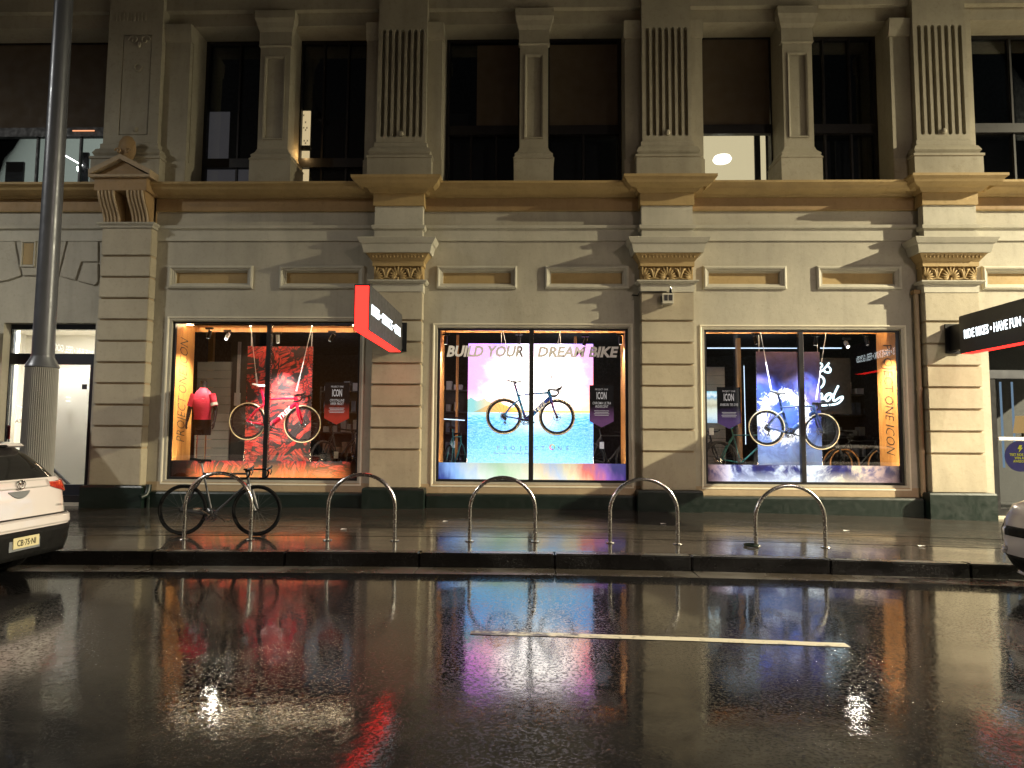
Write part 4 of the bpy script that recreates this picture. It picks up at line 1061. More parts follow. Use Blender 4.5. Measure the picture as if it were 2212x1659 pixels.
bk1 = bicycle('glossy red racing bicycle hanging in front of the crystal poster', frame='redpaint', tyre='tan_tyre', lettering=('TREK', 'white'), seat='white', name='racing_bicycle', group='racing bicycles hung in the shop windows')
hang(bk1, .50, (535,910), (653.5,916), .985, zf1, zc1, ((541,712),(674,712)), (556,835), (640,845), 'red')
bk2 = bicycle('blue and orange racing bicycle in front of the sunset poster', frame='irid', tyre='tan_tyre', lettering=('TREK', 'white'), seat='black', name='racing_bicycle', group='racing bicycles hung in the shop windows')
hang(bk2, .50, (1088.5,899), (1203,901), .985, zf2, zc2, ((1084,712),(1212,712)), (1112,824), (1186,842), 'iridescent')
bk3 = bicycle('dark blue tie dyed racing bicycle in front of the tie dye poster', frame='dyepaint', tyre='tan_tyre', lettering=('TREK', 'vinyl'), seat='black', name='racing_bicycle', group='racing bicycles hung in the shop windows')
hang(bk3, .50, (1656,924), (1774,932), .985, zf3, zc3, ((1641,712),(1786,712)), (1667,849), (1763,864), 'tie dyed')

# ------------------------------------------------------------ mannequin
def mannequin():
    Y = .42; cx, zf = X(437,900,Y), zf1-.002
    T = thing('mannequin', 'headless black mannequin in a pink red cycling jersey and black shorts', 'mannequin', (cx, Y, zf))
    zt = Z(822, Y, 437); k = (zt-zf)/1.56
    P = lambda x, y, z: (cx+x*k, Y+y*k, zf+z*k)
    mm = M['mannequin']
    b = MB()
    def bodyloft(secs, n=16):
        return [[P(x+a*cos(2*pi*i/n), y+d*sin(2*pi*i/n), z) for i in range(n)] for z, x, y, a, d in secs]
    # torso, neck and thighs
    b.loft(bodyloft([(.60,0,0,.155,.11),(.74,0,0,.165,.115),(.86,0,0,.145,.10),(1.0,0,-.01,.16,.11),(1.14,0,-.01,.175,.115),(1.26,0,0,.17,.10),(1.34,0,0,.12,.085),(1.38,0,.01,.068,.066),(1.47,0,.01,.058,.06),(1.55,0,.0,.056,.062),(1.56,0,0,.03,.03)]))
    for s in (-1,1):
        b.loft(bodyloft([(.52,s*.09,0,.074,.078),(.60,s*.085,0,.085,.09),(.70,s*.08,0,.085,.10)]))
        sh, el, wr = Vector((s*.185,0,1.28)), Vector((s*.255,-.01,1.0)), Vector((s*.265,-.07,.76))
        b.tube([P(*sh), P(*sh.lerp(el,.3)), P(*el), P(*el.lerp(wr,.4)), P(*wr)], [.058*k,.050*k,.040*k,.038*k,.027*k], 10)
        # palm and five fingers
        b.tube([P(*wr), P(wr.x, wr.y-.012, wr.z-.04), P(wr.x, wr.y-.02, wr.z-.085)], [(.016*k,.028*k),(.016*k,.038*k),(.013*k,.036*k)], 8, ref=(1,0,0))
        for i, L in enumerate((.062,.072,.066,.05)):
            yy = wr.y-.048+.018*i
            b.tube([P(wr.x, yy, wr.z-.078), P(wr.x-s*.004, yy-.004, wr.z-.078-L*.55), P(wr.x-s*.014, yy-.002, wr.z-.078-L)], [.008*k,.0075*k,.006*k], 5)
        b.tube([P(wr.x, wr.y-.03, wr.z-.03), P(wr.x-s*.008, wr.y-.058, wr.z-.06), P(wr.x-s*.012, wr.y-.064, wr.z-.09)], [.010*k,.009*k,.007*k], 5)
    bd = b.build('body', mm, T, smooth=True)
    j = MB().loft(bodyloft([(.80,0,0,.168,.122),(.86,0,0,.16,.115),(1.0,0,-.01,.172,.122),(1.14,0,-.01,.187,.127),(1.26,0,0,.182,.112),(1.345,0,0,.13,.096),(1.385,0,.01,.078,.076),(1.415,0,.01,.07,.07)]), cap0=False, cap1=False)
    for s in (-1,1):
        sh, el = Vector((s*.165,0,1.29)), Vector((s*.258,-.01,1.0))
        j.tube([P(*sh), P(*sh.lerp(el,.3)), P(*sh.lerp(el,.62)), P(*sh.lerp(el,.80))], [.075*k,.070*k,.064*k,.060*k], 12, caps=False)
    jj = j.build('jersey', M['jersey'], T, smooth=True)
    sh, el = Vector((.165,0,1.29)), Vector((.258,-.01,1.0))
    MB().tube([P(*sh.lerp(el,.56)), P(*sh.lerp(el,.74))], [.0668*k,.0635*k], 12, caps=False).build('white_arm_band', M['white'], jj, smooth=True)
    tmp = MB().text('~', .11, lambda u,v,w: P(.065+u*.9, -.131, 1.17+v)); tmp.build('chest_mark', M['white'], jj, fix=False)
    s_ = MB().loft(bodyloft([(.66,0,0,.163,.118),(.74,0,0,.172,.122),(.84,0,0,.156,.112)]), cap0=False, cap1=False)
    for s in (-1,1):
        s_.loft(bodyloft([(.50,s*.09,0,.080,.084),(.60,s*.086,0,.092,.096),(.72,s*.08,0,.09,.11)]), cap1=False)
    s_.build('shorts', M['shorts'], T, smooth=True)
    st = MB()
    for s, yy in ((-1,0),(1,0)): st.tube([P(s*.085,yy,.0), P(s*.085,yy,.54)], .013, 8)
    st.lathe([(.001,.012),(.17,.010),(.175,.0),(.001,0)], P(0,0,0), n=20)
    st.build('stand', M['chrome'], T, smooth=True)
M['mannequin'] = plain('gloss_black_mannequin', (.02,.018,.02), .22, 0, .4)
t = NT('pink_red_jersey'); v = t.coord('Object')
M['jersey'] = t.pbr(t.mix(t.noise(v, 5, 3), (.72,.022,.07), (.85,.04,.10)), .7, normal=t.bump(t.noise(t.coord('Object',(1,1,2)), 7, 4, .6, .8), .6, .03))
M['shorts'] = plain('black_lycra_shorts', (.008,.008,.009), .85, bump=.3, spec=.1)
mannequin()

# ------------------------------------------------------------ inside the shop, behind the displays
sf = .22
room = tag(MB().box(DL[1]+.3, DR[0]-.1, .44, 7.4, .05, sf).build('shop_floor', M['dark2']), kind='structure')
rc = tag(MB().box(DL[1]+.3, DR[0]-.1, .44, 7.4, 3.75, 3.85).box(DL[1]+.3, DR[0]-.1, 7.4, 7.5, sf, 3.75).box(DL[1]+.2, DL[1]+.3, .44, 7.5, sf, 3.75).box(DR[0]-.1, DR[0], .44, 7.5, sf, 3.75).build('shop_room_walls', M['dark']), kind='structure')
def board_wall(label, pxa, pxb, py_top, Y, mat, rows, x=None):
    x0, x1 = X(pxa,850,Y), X(pxb,850,Y); z1 = Z(py_top, Y, (pxa+pxb)/2)
    T = thing('board_partition', label, 'partition', ((x0+x1)/2, Y, sf), 'pale board partitions inside the shop')
    h = (z1-sf)/rows
    for i in range(rows):
        MB().box(x0, x1, Y+random.uniform(0,.008), Y+.05, sf+i*h+.004, sf+(i+1)*h-.004).build('board', mat, T)
    return T
M['board'] = plain('grey_white_boards', (.24,.23,.22), .7, var=.25, scale=3)
board_wall('grey boarded partition behind the mannequin', 424, 497, 781, 2.0, M['board'], 15)
board_wall('grey boarded partition behind the tie dye window left side', 1500, 1566, 792, 3.0, M['board'], 14)
pc = MB()
C1 = thing('shop_column', 'dark grey column with a cable trunk behind the red bicycle', 'column', (X(520,850,2.2), 2.2, sf))
MB().box(X(498,850,2.2), X(540,850,2.2), 2.15, 2.4, sf, 3.6).build('column_shaft', M['dark2'], C1)
MB().box(X(510,850,2.1), X(516,850,2.1), 2.10, 2.14, Z(860,2.1), 3.4).box(X(507,850,2.1), X(518,850,2.1), 2.08, 2.145, Z(880,2.1), Z(852,2.1)).build('cable_trunk', M['blind'], C1)
# timber posts and black slat shelves
for k, (pa, pb, Y) in enumerate(((448,458,2.6),(1592,1601,3.4),(1240,1246,3.2),(985,990,3.0))):
    T = thing('timber_post', ['timber post above the boards in the left window','timber post left of the tie dye poster','timber post behind the purple pointed sign','timber post left of the sunset poster'][k], 'post', (X(pa,800,Y),Y,sf), 'timber posts inside the shop')
    MB().box(X(pa,800,Y), X(pb,800,Y), Y, Y+.1, sf, 3.7).build('post_shaft', M['wood'], T)
def shelf(label, pa, pb, Y, cat='shelf'):
    x0, x1 = X(pa,900,Y), X(pb,900,Y)
    T = thing('shelf_unit', label, cat, ((x0+x1)/2, Y, sf), 'dark shelf units inside the shop')
    MB().box(x0, x1, Y+.38, Y+.4, sf, 2.6).box(x0, x0+.03, Y, Y+.38, sf, 2.6).box(x1-.03, x1, Y, Y+.38, sf, 2.6).build('carcass', M['dark2'], T)
    for i in range(5):
        z = sf+.25+i*.5
        MB().box(x0+.03, x1-.03, Y, Y+.38, z, z+.03).build('shelf_board', M['dark2'], T)
        g = MB(); xx = x0+.08
        while xx < x1-.2:
            w = random.uniform(.08,.2); h = random.uniform(.1,.3); g.box(xx, xx+w, Y+.05, Y+.3, z+.031, z+.031+h); xx += w+random.uniform(.02,.12)
        tag(g.build('stacked_goods', random.choice([M['board'], M['blind'], M['goods'], M['goods2']]), T), kind='stuff')
M['goods'] = plain('mixed_boxed_goods', (.22,.16,.12), .6, var=.8, scale=8)
M['goods2'] = plain('mixed_dark_goods', (.08,.10,.14), .5, var=.8, scale=8)
shelf('dark shelves seen right of the red crystal poster', 690, 790, 4.2)
shelf('dark shelves seen in the right half of the right window', 1800, 1900, 4.4)
shelf('dark shelves seen at the left edge of the middle window', 955, 1012, 3.6)
# tube lights, neon lettering, a lit screen
def tube_light(label, p0, p1, Y, m='tube', r=.012):
    a, b_ = at(*p0, Y), at(*p1, Y)
    T = thing('tube_light', label, 'lamp', ((a[0]+b_[0])/2, Y, a[1]), 'tube lights inside the shop')
    MB().tube([(a[0],Y,a[1]),(b_[0],Y,b_[1])], r, 6).build('tube', M[m], T)
    MB().box(min(a[0],b_[0]), max(a[0],b_[0]), Y-.02, Y+.02, a[1]+r+.001, a[1]+r+.03).build('tube_fitting', M['black'], T)
tube_light('long white tube light across the top of the right window', (1528,752), (1722,752), 3.6)
tube_light('short white tube light right of the mullion in the right window', (1772,752), (1818,752), 3.6)
tube_light('dim tube light low behind the tie dyed bicycle', (1812,941), (1905,944), 5.0)
tube_light('thin white lamp bar near the sea poster left edge', (958,905), (1004,908), 3.0)
tube_light('upright blue white light strip left of the tie dye poster', (1607,790), (1611,960), 2.9, 'tube', .008)
NS = thing('neon_sign', 'white neon script sign beside the tie dyed bicycle', 'neon sign', (X(1795,830,1.6),1.6,Z(900,1.6)))
MB().box(X(1770,830,1.62), X(1840,830,1.62), 1.66, 1.68, Z(890,1.6), Z(770,1.6)).build('backing_panel', M['dark'], NS)
def stroke(b, pts, r=.018):
    P = [Vector((at(px,py,1.6)[0],1.6,at(px,py,1.6)[1])) for px,py in pts]
    Q = []
    for i in range(len(P)-1):
        p0, p1, p2, p3 = P[max(i-1,0)], P[i], P[i+1], P[min(i+2,len(P)-1)]
        for k in range(5):
            u = k/5; Q.append(.5*((2*p1)+(p2-p0)*u+(2*p0-5*p1+4*p2-p3)*u*u+(3*p1-p0-3*p2+p3)*u**3))
    b.tube(Q+[P[-1]], r, 7)
nb = MB()
stroke(nb, [(1762,797),(1770,796),(1776,790),(1773,785),(1767,788),(1765,797),(1770,803),(1778,799),(1786,790),(1791,784)])
stroke(nb, [(1791,784),(1788,790),(1794,797),(1792,804),(1784,804),(1780,800)])
stroke(nb, [(1762,812),(1772,812),(1780,820),(1778,832),(1768,840),(1762,840)], .02)
stroke(nb, [(1768,822),(1766,830)], .016)
stroke(nb, [(1762,862),(1768,852),(1775,851),(1775,860),(1768,866),(1764,862),(1768,854),(1778,862),(1786,852),(1794,850),(1796,856),(1788,866),(1783,862),(1788,854),(1798,852)])
stroke(nb, [(1811,833),(1805,845),(1800,858),(1802,866),(1812,860),(1820,857),(1818,864),(1808,872),(1790,875),(1770,876)], .02)
nb.build('neon_tube', M['neon'], NS, smooth=True)
SC = thing('display_screen', 'bright screen showing a snowy mountain scene left of the violet sign', 'screen', (X(1527,870,2.6),2.6,Z(905,2.6)))
t = NT('lit_mountain_screen'); gv = t.coord('Generated'); s = t.new('SeparateXYZ'); t.link(gv, s.inputs[0])
n = t.noise(t.coord('Object'), 7, 5, .6); zz = t.math('ADD', s.outputs[2], t.math('MULTIPLY', t.math('SUBTRACT', n, .5), .35))
c = t.ramp(zz, [(.0,(.35,.55,.75)),(.2,(.75,.85,.88)),(.38,(.80,.85,.75)),(.55,(.55,.52,.38)),(.7,(.75,.72,.55)),(.8,(.25,.5,.7)),(.88,(.85,.93,.97)),(1,(.30,.68,.85))])
M['screen'] = t.pbr((.01,.01,.01), .3, emis=c, estr=1.3)
MB().box(X(1490,870,2.6), X(1551,870,2.6), 2.6, 2.64, Z(911,2.6), Z(843,2.6)).build('screen_panel', M['screen'], SC)
# stock bicycles on the shop floor
M['mtb'] = plain('knobbly_tyre', (.07,.065,.06), .8, bump=.8, scale=30)
def stock(label, px, py, Y, rz, kw, dz=0):
    T = bicycle(label, group='bicycles for sale on the shop floor', lod=0, spokes=14, **kw)
    place(T, (X(px,py,Y), Y, sf+dz), rz); return T
stock('mountain bicycle with a white tag behind the red crystal poster right edge', 735, 980, 1.9, radians(62), dict(frame='graphite', tyre='mtb', tr=.026, R=.35, deep=.02, aero=False, drop=False, rim='steel'), .40)
stock('silver bicycle at the right edge of the left window', 772, 980, 1.7, radians(112), dict(frame='silver', tyre='rubber', deep=.02, aero=False, drop=False, rim='steel'), .42)
stock('small bicycle with an orange light at the left of the sea poster', 985, 985, 1.7, radians(80), dict(frame='teal', tyre='rubber', deep=.02, aero=False, drop=False, rim='steel'), .36)
stock('dark blue mountain bicycle at the right of the sea poster', 1318, 990, 1.9, radians(30), dict(frame='graphite', tyre='mtb', tr=.027, R=.36, deep=.02, aero=False, drop=False, rim='carbon'), .38)
stock('teal mountain bicycle below the violet pointed sign', 1612, 985, 1.6, radians(8), dict(frame='teal', tyre='mtb', tr=.028, R=.37, deep=.02, aero=False, drop=False, rim='carbon', wb=1.05), .40)
stock('mountain bicycle wheel at the far left of the right window', 1496, 985, 1.6, radians(8), dict(frame='graphite', tyre='mtb', tr=.028, R=.37, deep=.02, aero=False, drop=False, rim='carbon', wb=1.05), .40)
stock('bicycle with brown tyres just right of the tie dye poster', 1775, 1003, 2.1, radians(6), dict(frame='graphite', tyre='brown_tyre', tr=.022, deep=.02, aero=False, rim='carbon'), .33)
stock('bicycle with brown tyres beside the right wood panel', 1858, 1003, 2.3, radians(6), dict(frame='graphite', tyre='brown_tyre', tr=.022, deep=.02, aero=False, rim='carbon'), .33)
RK = thing('display_stand', 'low black stand holding the shop bicycles', 'stand', (0,2,sf))
MB().box(W1[0]+1.0, DR[0]-.3, 1.0, 3.2, sf+.001, sf+.30).build('stand_top', M['black'], RK)
for px, py, Y, k in ((1537,932,1.5,0),(1300,962,1.7,1),(978,960,1.5,2),(726,983,1.7,3)):
    x, z = at(px, py, Y)
    tg = MB().box(x-.045, x+.045, Y, Y+.004, z-.07, z+.07).build('price_tag', M['white'])
    tag(tg, ['white price tag above the teal mountain bicycle','white price tag by the dark blue mountain bicycle','white price tag left of the sea poster','white price tag low in the left window'][k], 'tag', 'price tags on the shop bicycles')
lamp('POINT', (-4.6, 3.2, 3.3), 11, (.9,.93,1), None, radius=.9, name='shop_ceiling_light')
lamp('POINT', (1.0, 3.6, 3.3), 13, (.85,.92,1), None, radius=.9, name='shop_ceiling_light')
lamp('POINT', (5.2, 3.2, 3.3), 18, (.8,.9,1), None, radius=.9, name='shop_ceiling_light')
# ------------------------------------------------------------ neighbouring doorways
M['softtube'] = emit('soft_tube', (1,.95,.85), 2.5)
LD = thing('glazed_entrance', 'dark framed glazed entrance with a bright white interior behind the pole', 'entrance', ((DL[0]+DL[1])/2, .2, DL[2]))
M['navyframe'] = plain('navy_black_frame', (.012,.016,.024), .35)
zt0, zt1, zt2, zt3 = Z(712,.2,100), Z(764,.2,100), Z(787,.2,100), Z(1046,.2,100)
xl, xr = X(17,880,.2), X(192,880,.2)
e0, e1 = DL[0]-1.2, DL[1]
fr = MB().holes(DL[0]+.001, DL[1]-.001, DL[2]-.2, DL[3]-.001, .18, .30, [(xl, DL[1]-.02, zt1, zt0), (xl, xr, zt3, zt2)])
fr.build('entrance_frame', M['navyframe'], LD, fix=False)
MB().box(xl+.001, DL[1]-.021, .235, .243, zt1+.001, zt0-.001).build('transom_glass', M['glass'], LD)
MB().box(xl+.001, xr-.001, .235, .243, zt3+.001, zt2-.001).build('door_glass', M['glass'], LD)
MB().box(DL[0]+.02, DL[1]-.02, .02, .18, DL[2]-.25, DL[2]+.12).build('door_step', M['frame'], LD)
lw = MB().box(DL[0]-1.5, DL[1]+.1, 2.6, 2.65, 0, 3.9).box(DL[0]-1.5, DL[1]+.1, .45, 2.6, 3.6, 3.65).box(DL[1]+.1, DL[1]+.15, .43, 2.65, 0, 3.9).box(DL[0]-1.55, DL[0]-1.5, .43, 2.65, 0, 3.9).box(DL[0]-1.5, DL[1]+.1, .43, 2.6, .1, .15)
M['whitewall'] = plain('white_room_paint', (.78,.74,.66), .8, var=.04)
tag(lw.build('entrance_room', M['whitewall']), kind='structure')
hp = thing('white_hoarding', 'plain white hoarding panel inside the left entrance', 'hoarding', (X(160,900,.7), .7, .15))
MB().box(X(122,900,.7), X(215,900,.7), .7, .74, .151, zt2-.03).build('hoarding_panel', M['whitewall'], hp)
hr = thing('handrail', 'dark sloping handrail inside the left entrance', 'handrail', (X(130,1030,.6), .6, .15))
MB().tube([(*[X(104,1000,.6)],.6,Z(1003,.6,104)), (X(150,1045,.6),.6,Z(1047,.6,150))], .03, 8).build('rail', M['darkframe'], hr)
MB().tube([(X(108,1006,.6),.6,Z(1007,.6,108)), (X(108,1006,.6),.6,.151)], .015, 6).build('rail_post', M['darkframe'], hr)
rp = MB().box(X(4,930,.26), X(23,930,.26), .25, .256, Z(949,.26,12), Z(919,.26,12)).build('notice_poster', plain('dark_red_notice', (.30,.03,.03), .5, var=.4, scale=25)); tag(rp, 'dark red notice low on the glass of the left entrance', 'poster')
sk = MB().box(X(177,835,.23), X(188,835,.23), .228, .233, Z(841,.23,180), Z(830,.23,180)).build('door_sticker', M['dark2']); tag(sk, 'small black sticker on the white glass door', 'sticker')
MB().text('EATE', .10, lambda u,v,w: (X(33,909,.9)-u*1.1, .9-w, Z(913,.9,33)+v), depth=.002).build('wall_lettering', M['goods'], LD, fix=False)
for k,(px,py,w) in enumerate(((50,880,26),(92,893,12),(135,858,0),(135,866,0))):
    x, z = at(px if px != 135 else 149, py+(0 if px != 135 else 0), 1.4)
    T = thing('tube_light', ['first long ceiling tube light in the left entrance','short ceiling tube light beside the pole in the left entrance','upper small light in the white doorway','lower small light in the white doorway'][k], 'lamp', (x,1.4,z), 'ceiling lights in the left entrance')
    Yy = 1.4 if k < 2 else .66
    x, z = at(px if px != 135 else 146, py, Yy)
    MB().tube([(x-.13 if k<2 else x-.03,Yy,z+(.03 if k<2 else 0)),(x+.13 if k<2 else x+.05,Yy,z-(.03 if k<2 else .006))], .008, 6).build('tube', M['softtube'], T)
area((( DL[0]+DL[1])/2-.2, .55, 3.57), 280, (1,.96,.88), LD, .35)
area((X(165,900,.45), .62, 3.57), 90, (1,.96,.88), LD, .4)

RD = thing('glazed_door', 'dark glazed shop entrance beside the right pier', 'entrance', (DR[0]+.6, .2, DR[2]))
zr0, zr1, zr2, zr3 = Z(741,.15,2180), Z(800,.15,2180), Z(818,.15,2180), Z(1098,.15,2180)
xg = X(2153,950,.15)
MB().holes(DR[0]+.001, DR[1]-.001, DR[2]-.2, DR[3]-.001, .12, .22, [(DR[0]+.05, DR[1]-.05, zr1, zr0), (xg, DR[1]-.05, zr3, zr2)]).build('entrance_frame', M['frame'], RD, fix=False)
MB().box(DR[0]+.01, DR[1]-.01, .105, .119, zr2+.001, zr1+.0).build('transom_bar', M['pole'], RD)
MB().box(DR[0]+.051, DR[1]-.051, .165, .173, zr1+.001, zr0-.001).build('transom_glass', M['glass'], RD)
MB().box(xg+.001, DR[1]-.051, .165, .173, zr3+.001, zr2-.001).build('door_glass', M['glass'], RD)
MB().box(xg+.02, DR[1]-.06, .12, .16, Z(951,.15,2180), Z(944,.15,2180)).build('push_bar', M['white'], RD)
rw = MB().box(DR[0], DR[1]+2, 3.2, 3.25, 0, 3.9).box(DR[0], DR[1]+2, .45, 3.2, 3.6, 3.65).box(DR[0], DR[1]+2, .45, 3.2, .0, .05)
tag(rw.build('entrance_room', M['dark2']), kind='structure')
for k,(px,yy) in enumerate(((2163,2.0),(2188,2.4))):
    T = thing('tube_light', ['upright blue white light left inside the right entrance','upright blue white light right inside the right entrance'][k], 'lamp', (X(px,880,yy),yy,1.5), 'upright lights in the right entrance')
    MB().tube([(X(px,880,yy),yy,Z(1010,yy,px)),(X(px,880,yy),yy,Z(825,yy,px))], .02, 6).build('tube', emit('dim_blue_tube', (.45,.65,.9), .45), T)
LP = thing('table_lamp', 'warm glowing lamp shade inside the right entrance', 'lamp', (X(2203,930,1.6),1.6,Z(930,1.6)))
MB().lathe([(.16,-.22),(.11,.12),(.01,.12)], (X(2208,915,1.6),1.6,Z(905,1.6)), n=16).build('lamp_shade', emit('warm_lamp_shade', (1,.62,.25), .55), LP, smooth=True)
MB().lathe([(.10,-.30),(.02,-.27),(.02,-.2)], (X(2208,915,1.6),1.6,Z(905,1.6)), n=12).build('lamp_foot', M['black'], LP)
area((DR[0]+1.0, 1.6, 3.55), 9, (.8,.88,1), RD, 1.0)
DS = thing('round_sticker', 'round navy door sticker with a yellow lightning bolt', 'sticker', (X(2203,985,.1),.11,Z(985,.1)))
cx, cz = at(2204, 986, .11)
MB().tube([(cx,.112,cz),(cx,.117,cz)], .27, 32, ref=(1,0,0)).build('disc', plain('navy_vinyl', (.012,.012,.05), .9, spec=.05), DS)
M['yellow'] = emit('glowing_yellow_print', (.75,.68,.06), .55)  # light put into the print, which glows by itself
b = MB()
b.prism([(cx-.005,cz+.20),(cx+.04,cz+.20),(cx+.02,cz+.155),(cx+.05,cz+.155),(cx-.025,cz+.07),(cx-.005,cz+.13),(cx-.04,cz+.13)], .107, .1115)
for i, s in enumerate(('TEST RIDE AND','WIN AN','AWESOME')):
    b.text(s, .062, lambda u,v,w: (cx+u*.85, .1105-w, cz+.01-.058*i+v), depth=.001, bold=.02)
b.build('sticker_print', M['yellow'], DS, fix=False)

# ------------------------------------------------------------ projecting light box signs
sgx = at(798,665,-3.05)[0]; sgt = at(781,617,-3.05)[1]; sgb = at(781,713,-3.05)[1]; sgw = .215
M['signbody'] = plain('dark_grey_sign_case', (.05,.05,.055), .35, 0, 0, .1)
def sign(xf, face, label, words, x_in=None):
    x0, x1 = (xf-sgw, xf) if face > 0 else (xf, xf+sgw)
    y0, y1 = -3.05, -.62
    T = thing('light_box_sign', label, 'sign', ((x0+x1)/2, y1, (sgb+sgt)/2), 'projecting light box signs on the piers')
    c = MB()
    c.box(x0, x0+.012, y0, y1, sgb, sgt).box(x1-.012, x1, y0, y1, sgb, sgt).box(x0, x1, y0-.004, y1, sgt, sgt+.02).box(x0, x1, y1, y1+.012, sgb, sgt)
    c.build('case', M['signbody'], T)
    MB().box(x0+.013, x1-.013, y0-.001, y0+.012, sgb+.013, sgt-.002).build('end_face', M['red_face'], T)
    MB().box(x0+.013, x1-.013, y0+.012, y1-.002, sgb-.002, sgb+.012).build('underside', M['red_face'], T)
    MB().box(x0+.05, x1-.05, y1+.012, -.25, (sgb+sgt)/2-.22, (sgb+sgt)/2+.22).build('bracket', M['frame'], T)
    MB().box(x0-.02, x1+.02, -.25, -.222, (sgb+sgt)/2-.26, (sgb+sgt)/2+.26).build('wall_plate', M['frame'], T)
    h = .185; z = (sgb+sgt)/2-h*.36
    b = MB()
    tmp = MB().text(words, 1, lambda u,v,w: (u,v,w), depth=1, align='LEFT', bold=.012)
    ua, ub = min(q[0] for q in tmp.v), max(q[0] for q in tmp.v)
    L0, L1 = y0+.14, y1-.12
    vs = []
    for u, v, w in tmp.v:
        f = (u-ua)/(ub-ua)
        yy = L0+(L1-L0)*f if face > 0 else L1-(L1-L0)*f
        vs.append(((xf+face*(.004+.003*w)), yy, z+v*h*1.12))
    b.add(vs, tmp.f)
    b.build('sign_lettering', M['letter'], T, fix=False)
    return T
sign(sgx, 1, 'red ended light box sign reading bikes service gear on the second pier', 'BIKES \u2022 SERVICE \u2022 GEAR')
sign(at(2073,708,-.62)[0], -1, 'black light box sign with red underside above the right entrance', 'RIDE BIKES \u2022 HAVE FUN \u2022 FEEL GOOD')
sign(-9.72, 1, 'light box sign beyond the left edge seen mirrored in the entrance glass', 'RIDE BIKES \u2022 HAVE FUN \u2022 FEEL GOOD')

# ------------------------------------------------------------ small fixtures on the facade
SB = thing('sensor_box', 'small beige box with two dark windows on the third pier', 'sensor', (X(1444,645,-.3),-.25,Z(645,-.3)))
x0, x1, z0, z1 = X(1431,645,-.36), X(1455,645,-.36), Z(655,-.36), Z(633,-.36)
MB().prism([(x0,z0),(x1,z0),(x1+.008,z1),(x0-.008,z1)], -.37, -.222).build('box_body', M['cream2'], SB, bevel=.006)
w = (x1-x0)
MB().box(x0+.03, x0+w*.46, -.374, -.3705, z0+.05, z1-.03).build('dark_window', M['black'], SB)
MB().box(x0+w*.56, x1-.02, -.374, -.3705, z0+.05, z1-.03).build('dark_window', M['black'], SB)
MB().box(x0-.012, x0-.004, -.34, -.26, z0+.04, z1-.04).build('side_vent', M['black'], SB)
MB().lathe([(.001,0),(.045,0),(.035,.03),(.022,.08),(.02,.12),(.001,.12)], ((x0+x1)/2+.06, -.29, z1+.004), n=12).build('chrome_cap', M['chrome'], SB, smooth=True)
MB().tube([(X(1365,636,-.02),-.02,Z(637,-.02,1365)),(PX[2][0]-.03,-.03,Z(634,-.2)),(PX[2][0]-.03,-.245,Z(631,-.2)),((x0+x1)/2,-.245,Z(630,-.24))], .012, 6).build('conduit', M['darkframe'], SB)
DP = thing('downpipe', 'brown downpipe in the corner beside the right pier', 'pipe', (PX[3][0]-.07,-.06,.4))
zt_ = Z(636,-.06,1980)
MB().tube([(PX[3][0]-.07,-.07,.42),(PX[3][0]-.07,-.07,zt_)], .042, 10).build('pipe', M['tan'], DP, smooth=True)
for z in (1.2, 2.3, 3.3): MB().lathe([(.05,-.03),(.05,.03)], (PX[3][0]-.07,-.07,z), n=12).build('pipe_collar', M['tan'], DP)
MB().box(PX[3][0]-.13, PX[3][0]-.005, -.13, -.01, zt_, zt_+.07).build('pipe_head', M['ochre_dark'], DP)
OP = thing('pipe_outlet', 'green painted pipe outlet at the foot of the left pier', 'pipe', (PX[0][1]+.2,-.25,.2))
MB().tube([(PX[0][1]+.16,-.20,.52),(PX[0][1]+.16,-.22,.40),(PX[0][1]+.15,-.27,.33),(PX[0][1]+.10,-.36,.31)], .05, 10).build('elbow', M['green'], OP, smooth=True)
MB().tube([(PX[0][1]+.16,-.21,.33),(PX[0][1]+.16,-.21,.05)], .03, 8).build('drop_pipe', M['green'], OP)

# ------------------------------------------------------------ bike hoops and the parked bicycle
def hoop(pxl, pxr, top, label):
    Y = -3.36
    xl_, xr_ = X(pxl,1165,Y), X(pxr,1168,Y); cx = (xl_+xr_)/2; R = (xr_-xl_)/2
    gl, gr = G(xl_,Y), G(xr_,Y); zt = Z(top, Y, (pxl+pxr)/2)-.024
    T = thing('bike_hoop', label, 'bike rack', (cx, Y, (gl+gr)/2), 'steel bike hoops along the kerb')
    P = [(xl_,Y,gl-.05),(xl_,Y,gl+.2),(xl_,Y,zt-R*.98)]
    for i in range(1, 24):
        a = pi - pi*i/24; P.append((cx+R*cos(a), Y, zt-R*.98+R*.98*sin(a)))
    P += [(xr_,Y,zt-R*.98),(xr_,Y,gr+.2),(xr_,Y,gr-.05)]
    MB().tube(P, .0245, 14).build('hoop_tube', M['steel'], T, smooth=True)
    for x_, g in ((xl_,gl),(xr_,gr)):
        MB().lathe([(.026,.008),(.055,.006),(.06,-.002),(.026,-.002)], (x_,Y,g), n=16).build('base_collar', M['steel'], T, smooth=True)
    return T
hoop(397, 541, 1018, 'steel bike hoop with a bicycle leaning against it')
hoop(707, 852, 1021, 'empty steel bike hoop in front of the second pier')
hoop(1014.5, 1156, 1027.5, 'steel bike hoop in front of the middle window sill')
hoop(1318, 1464, 1031, 'steel bike hoop in front of the third pier')
hoop(1632.5, 1783, 1045, 'rightmost steel bike hoop in front of the tie dye window')
LK = thing('cable_lock', 'flat green lock lying round the foot of the rightmost hoop', 'lock', (X(1625,1180,-3.36),-3.4,G(3.2,-3.4)))
MB().torus((X(1621,1180,-3.36),-3.40,G(3.0,-3.4)+.016), .085, .014, 20, 6, axis='z').build('lock_loop', M['green'], LK, smooth=True)
Yb = -3.10
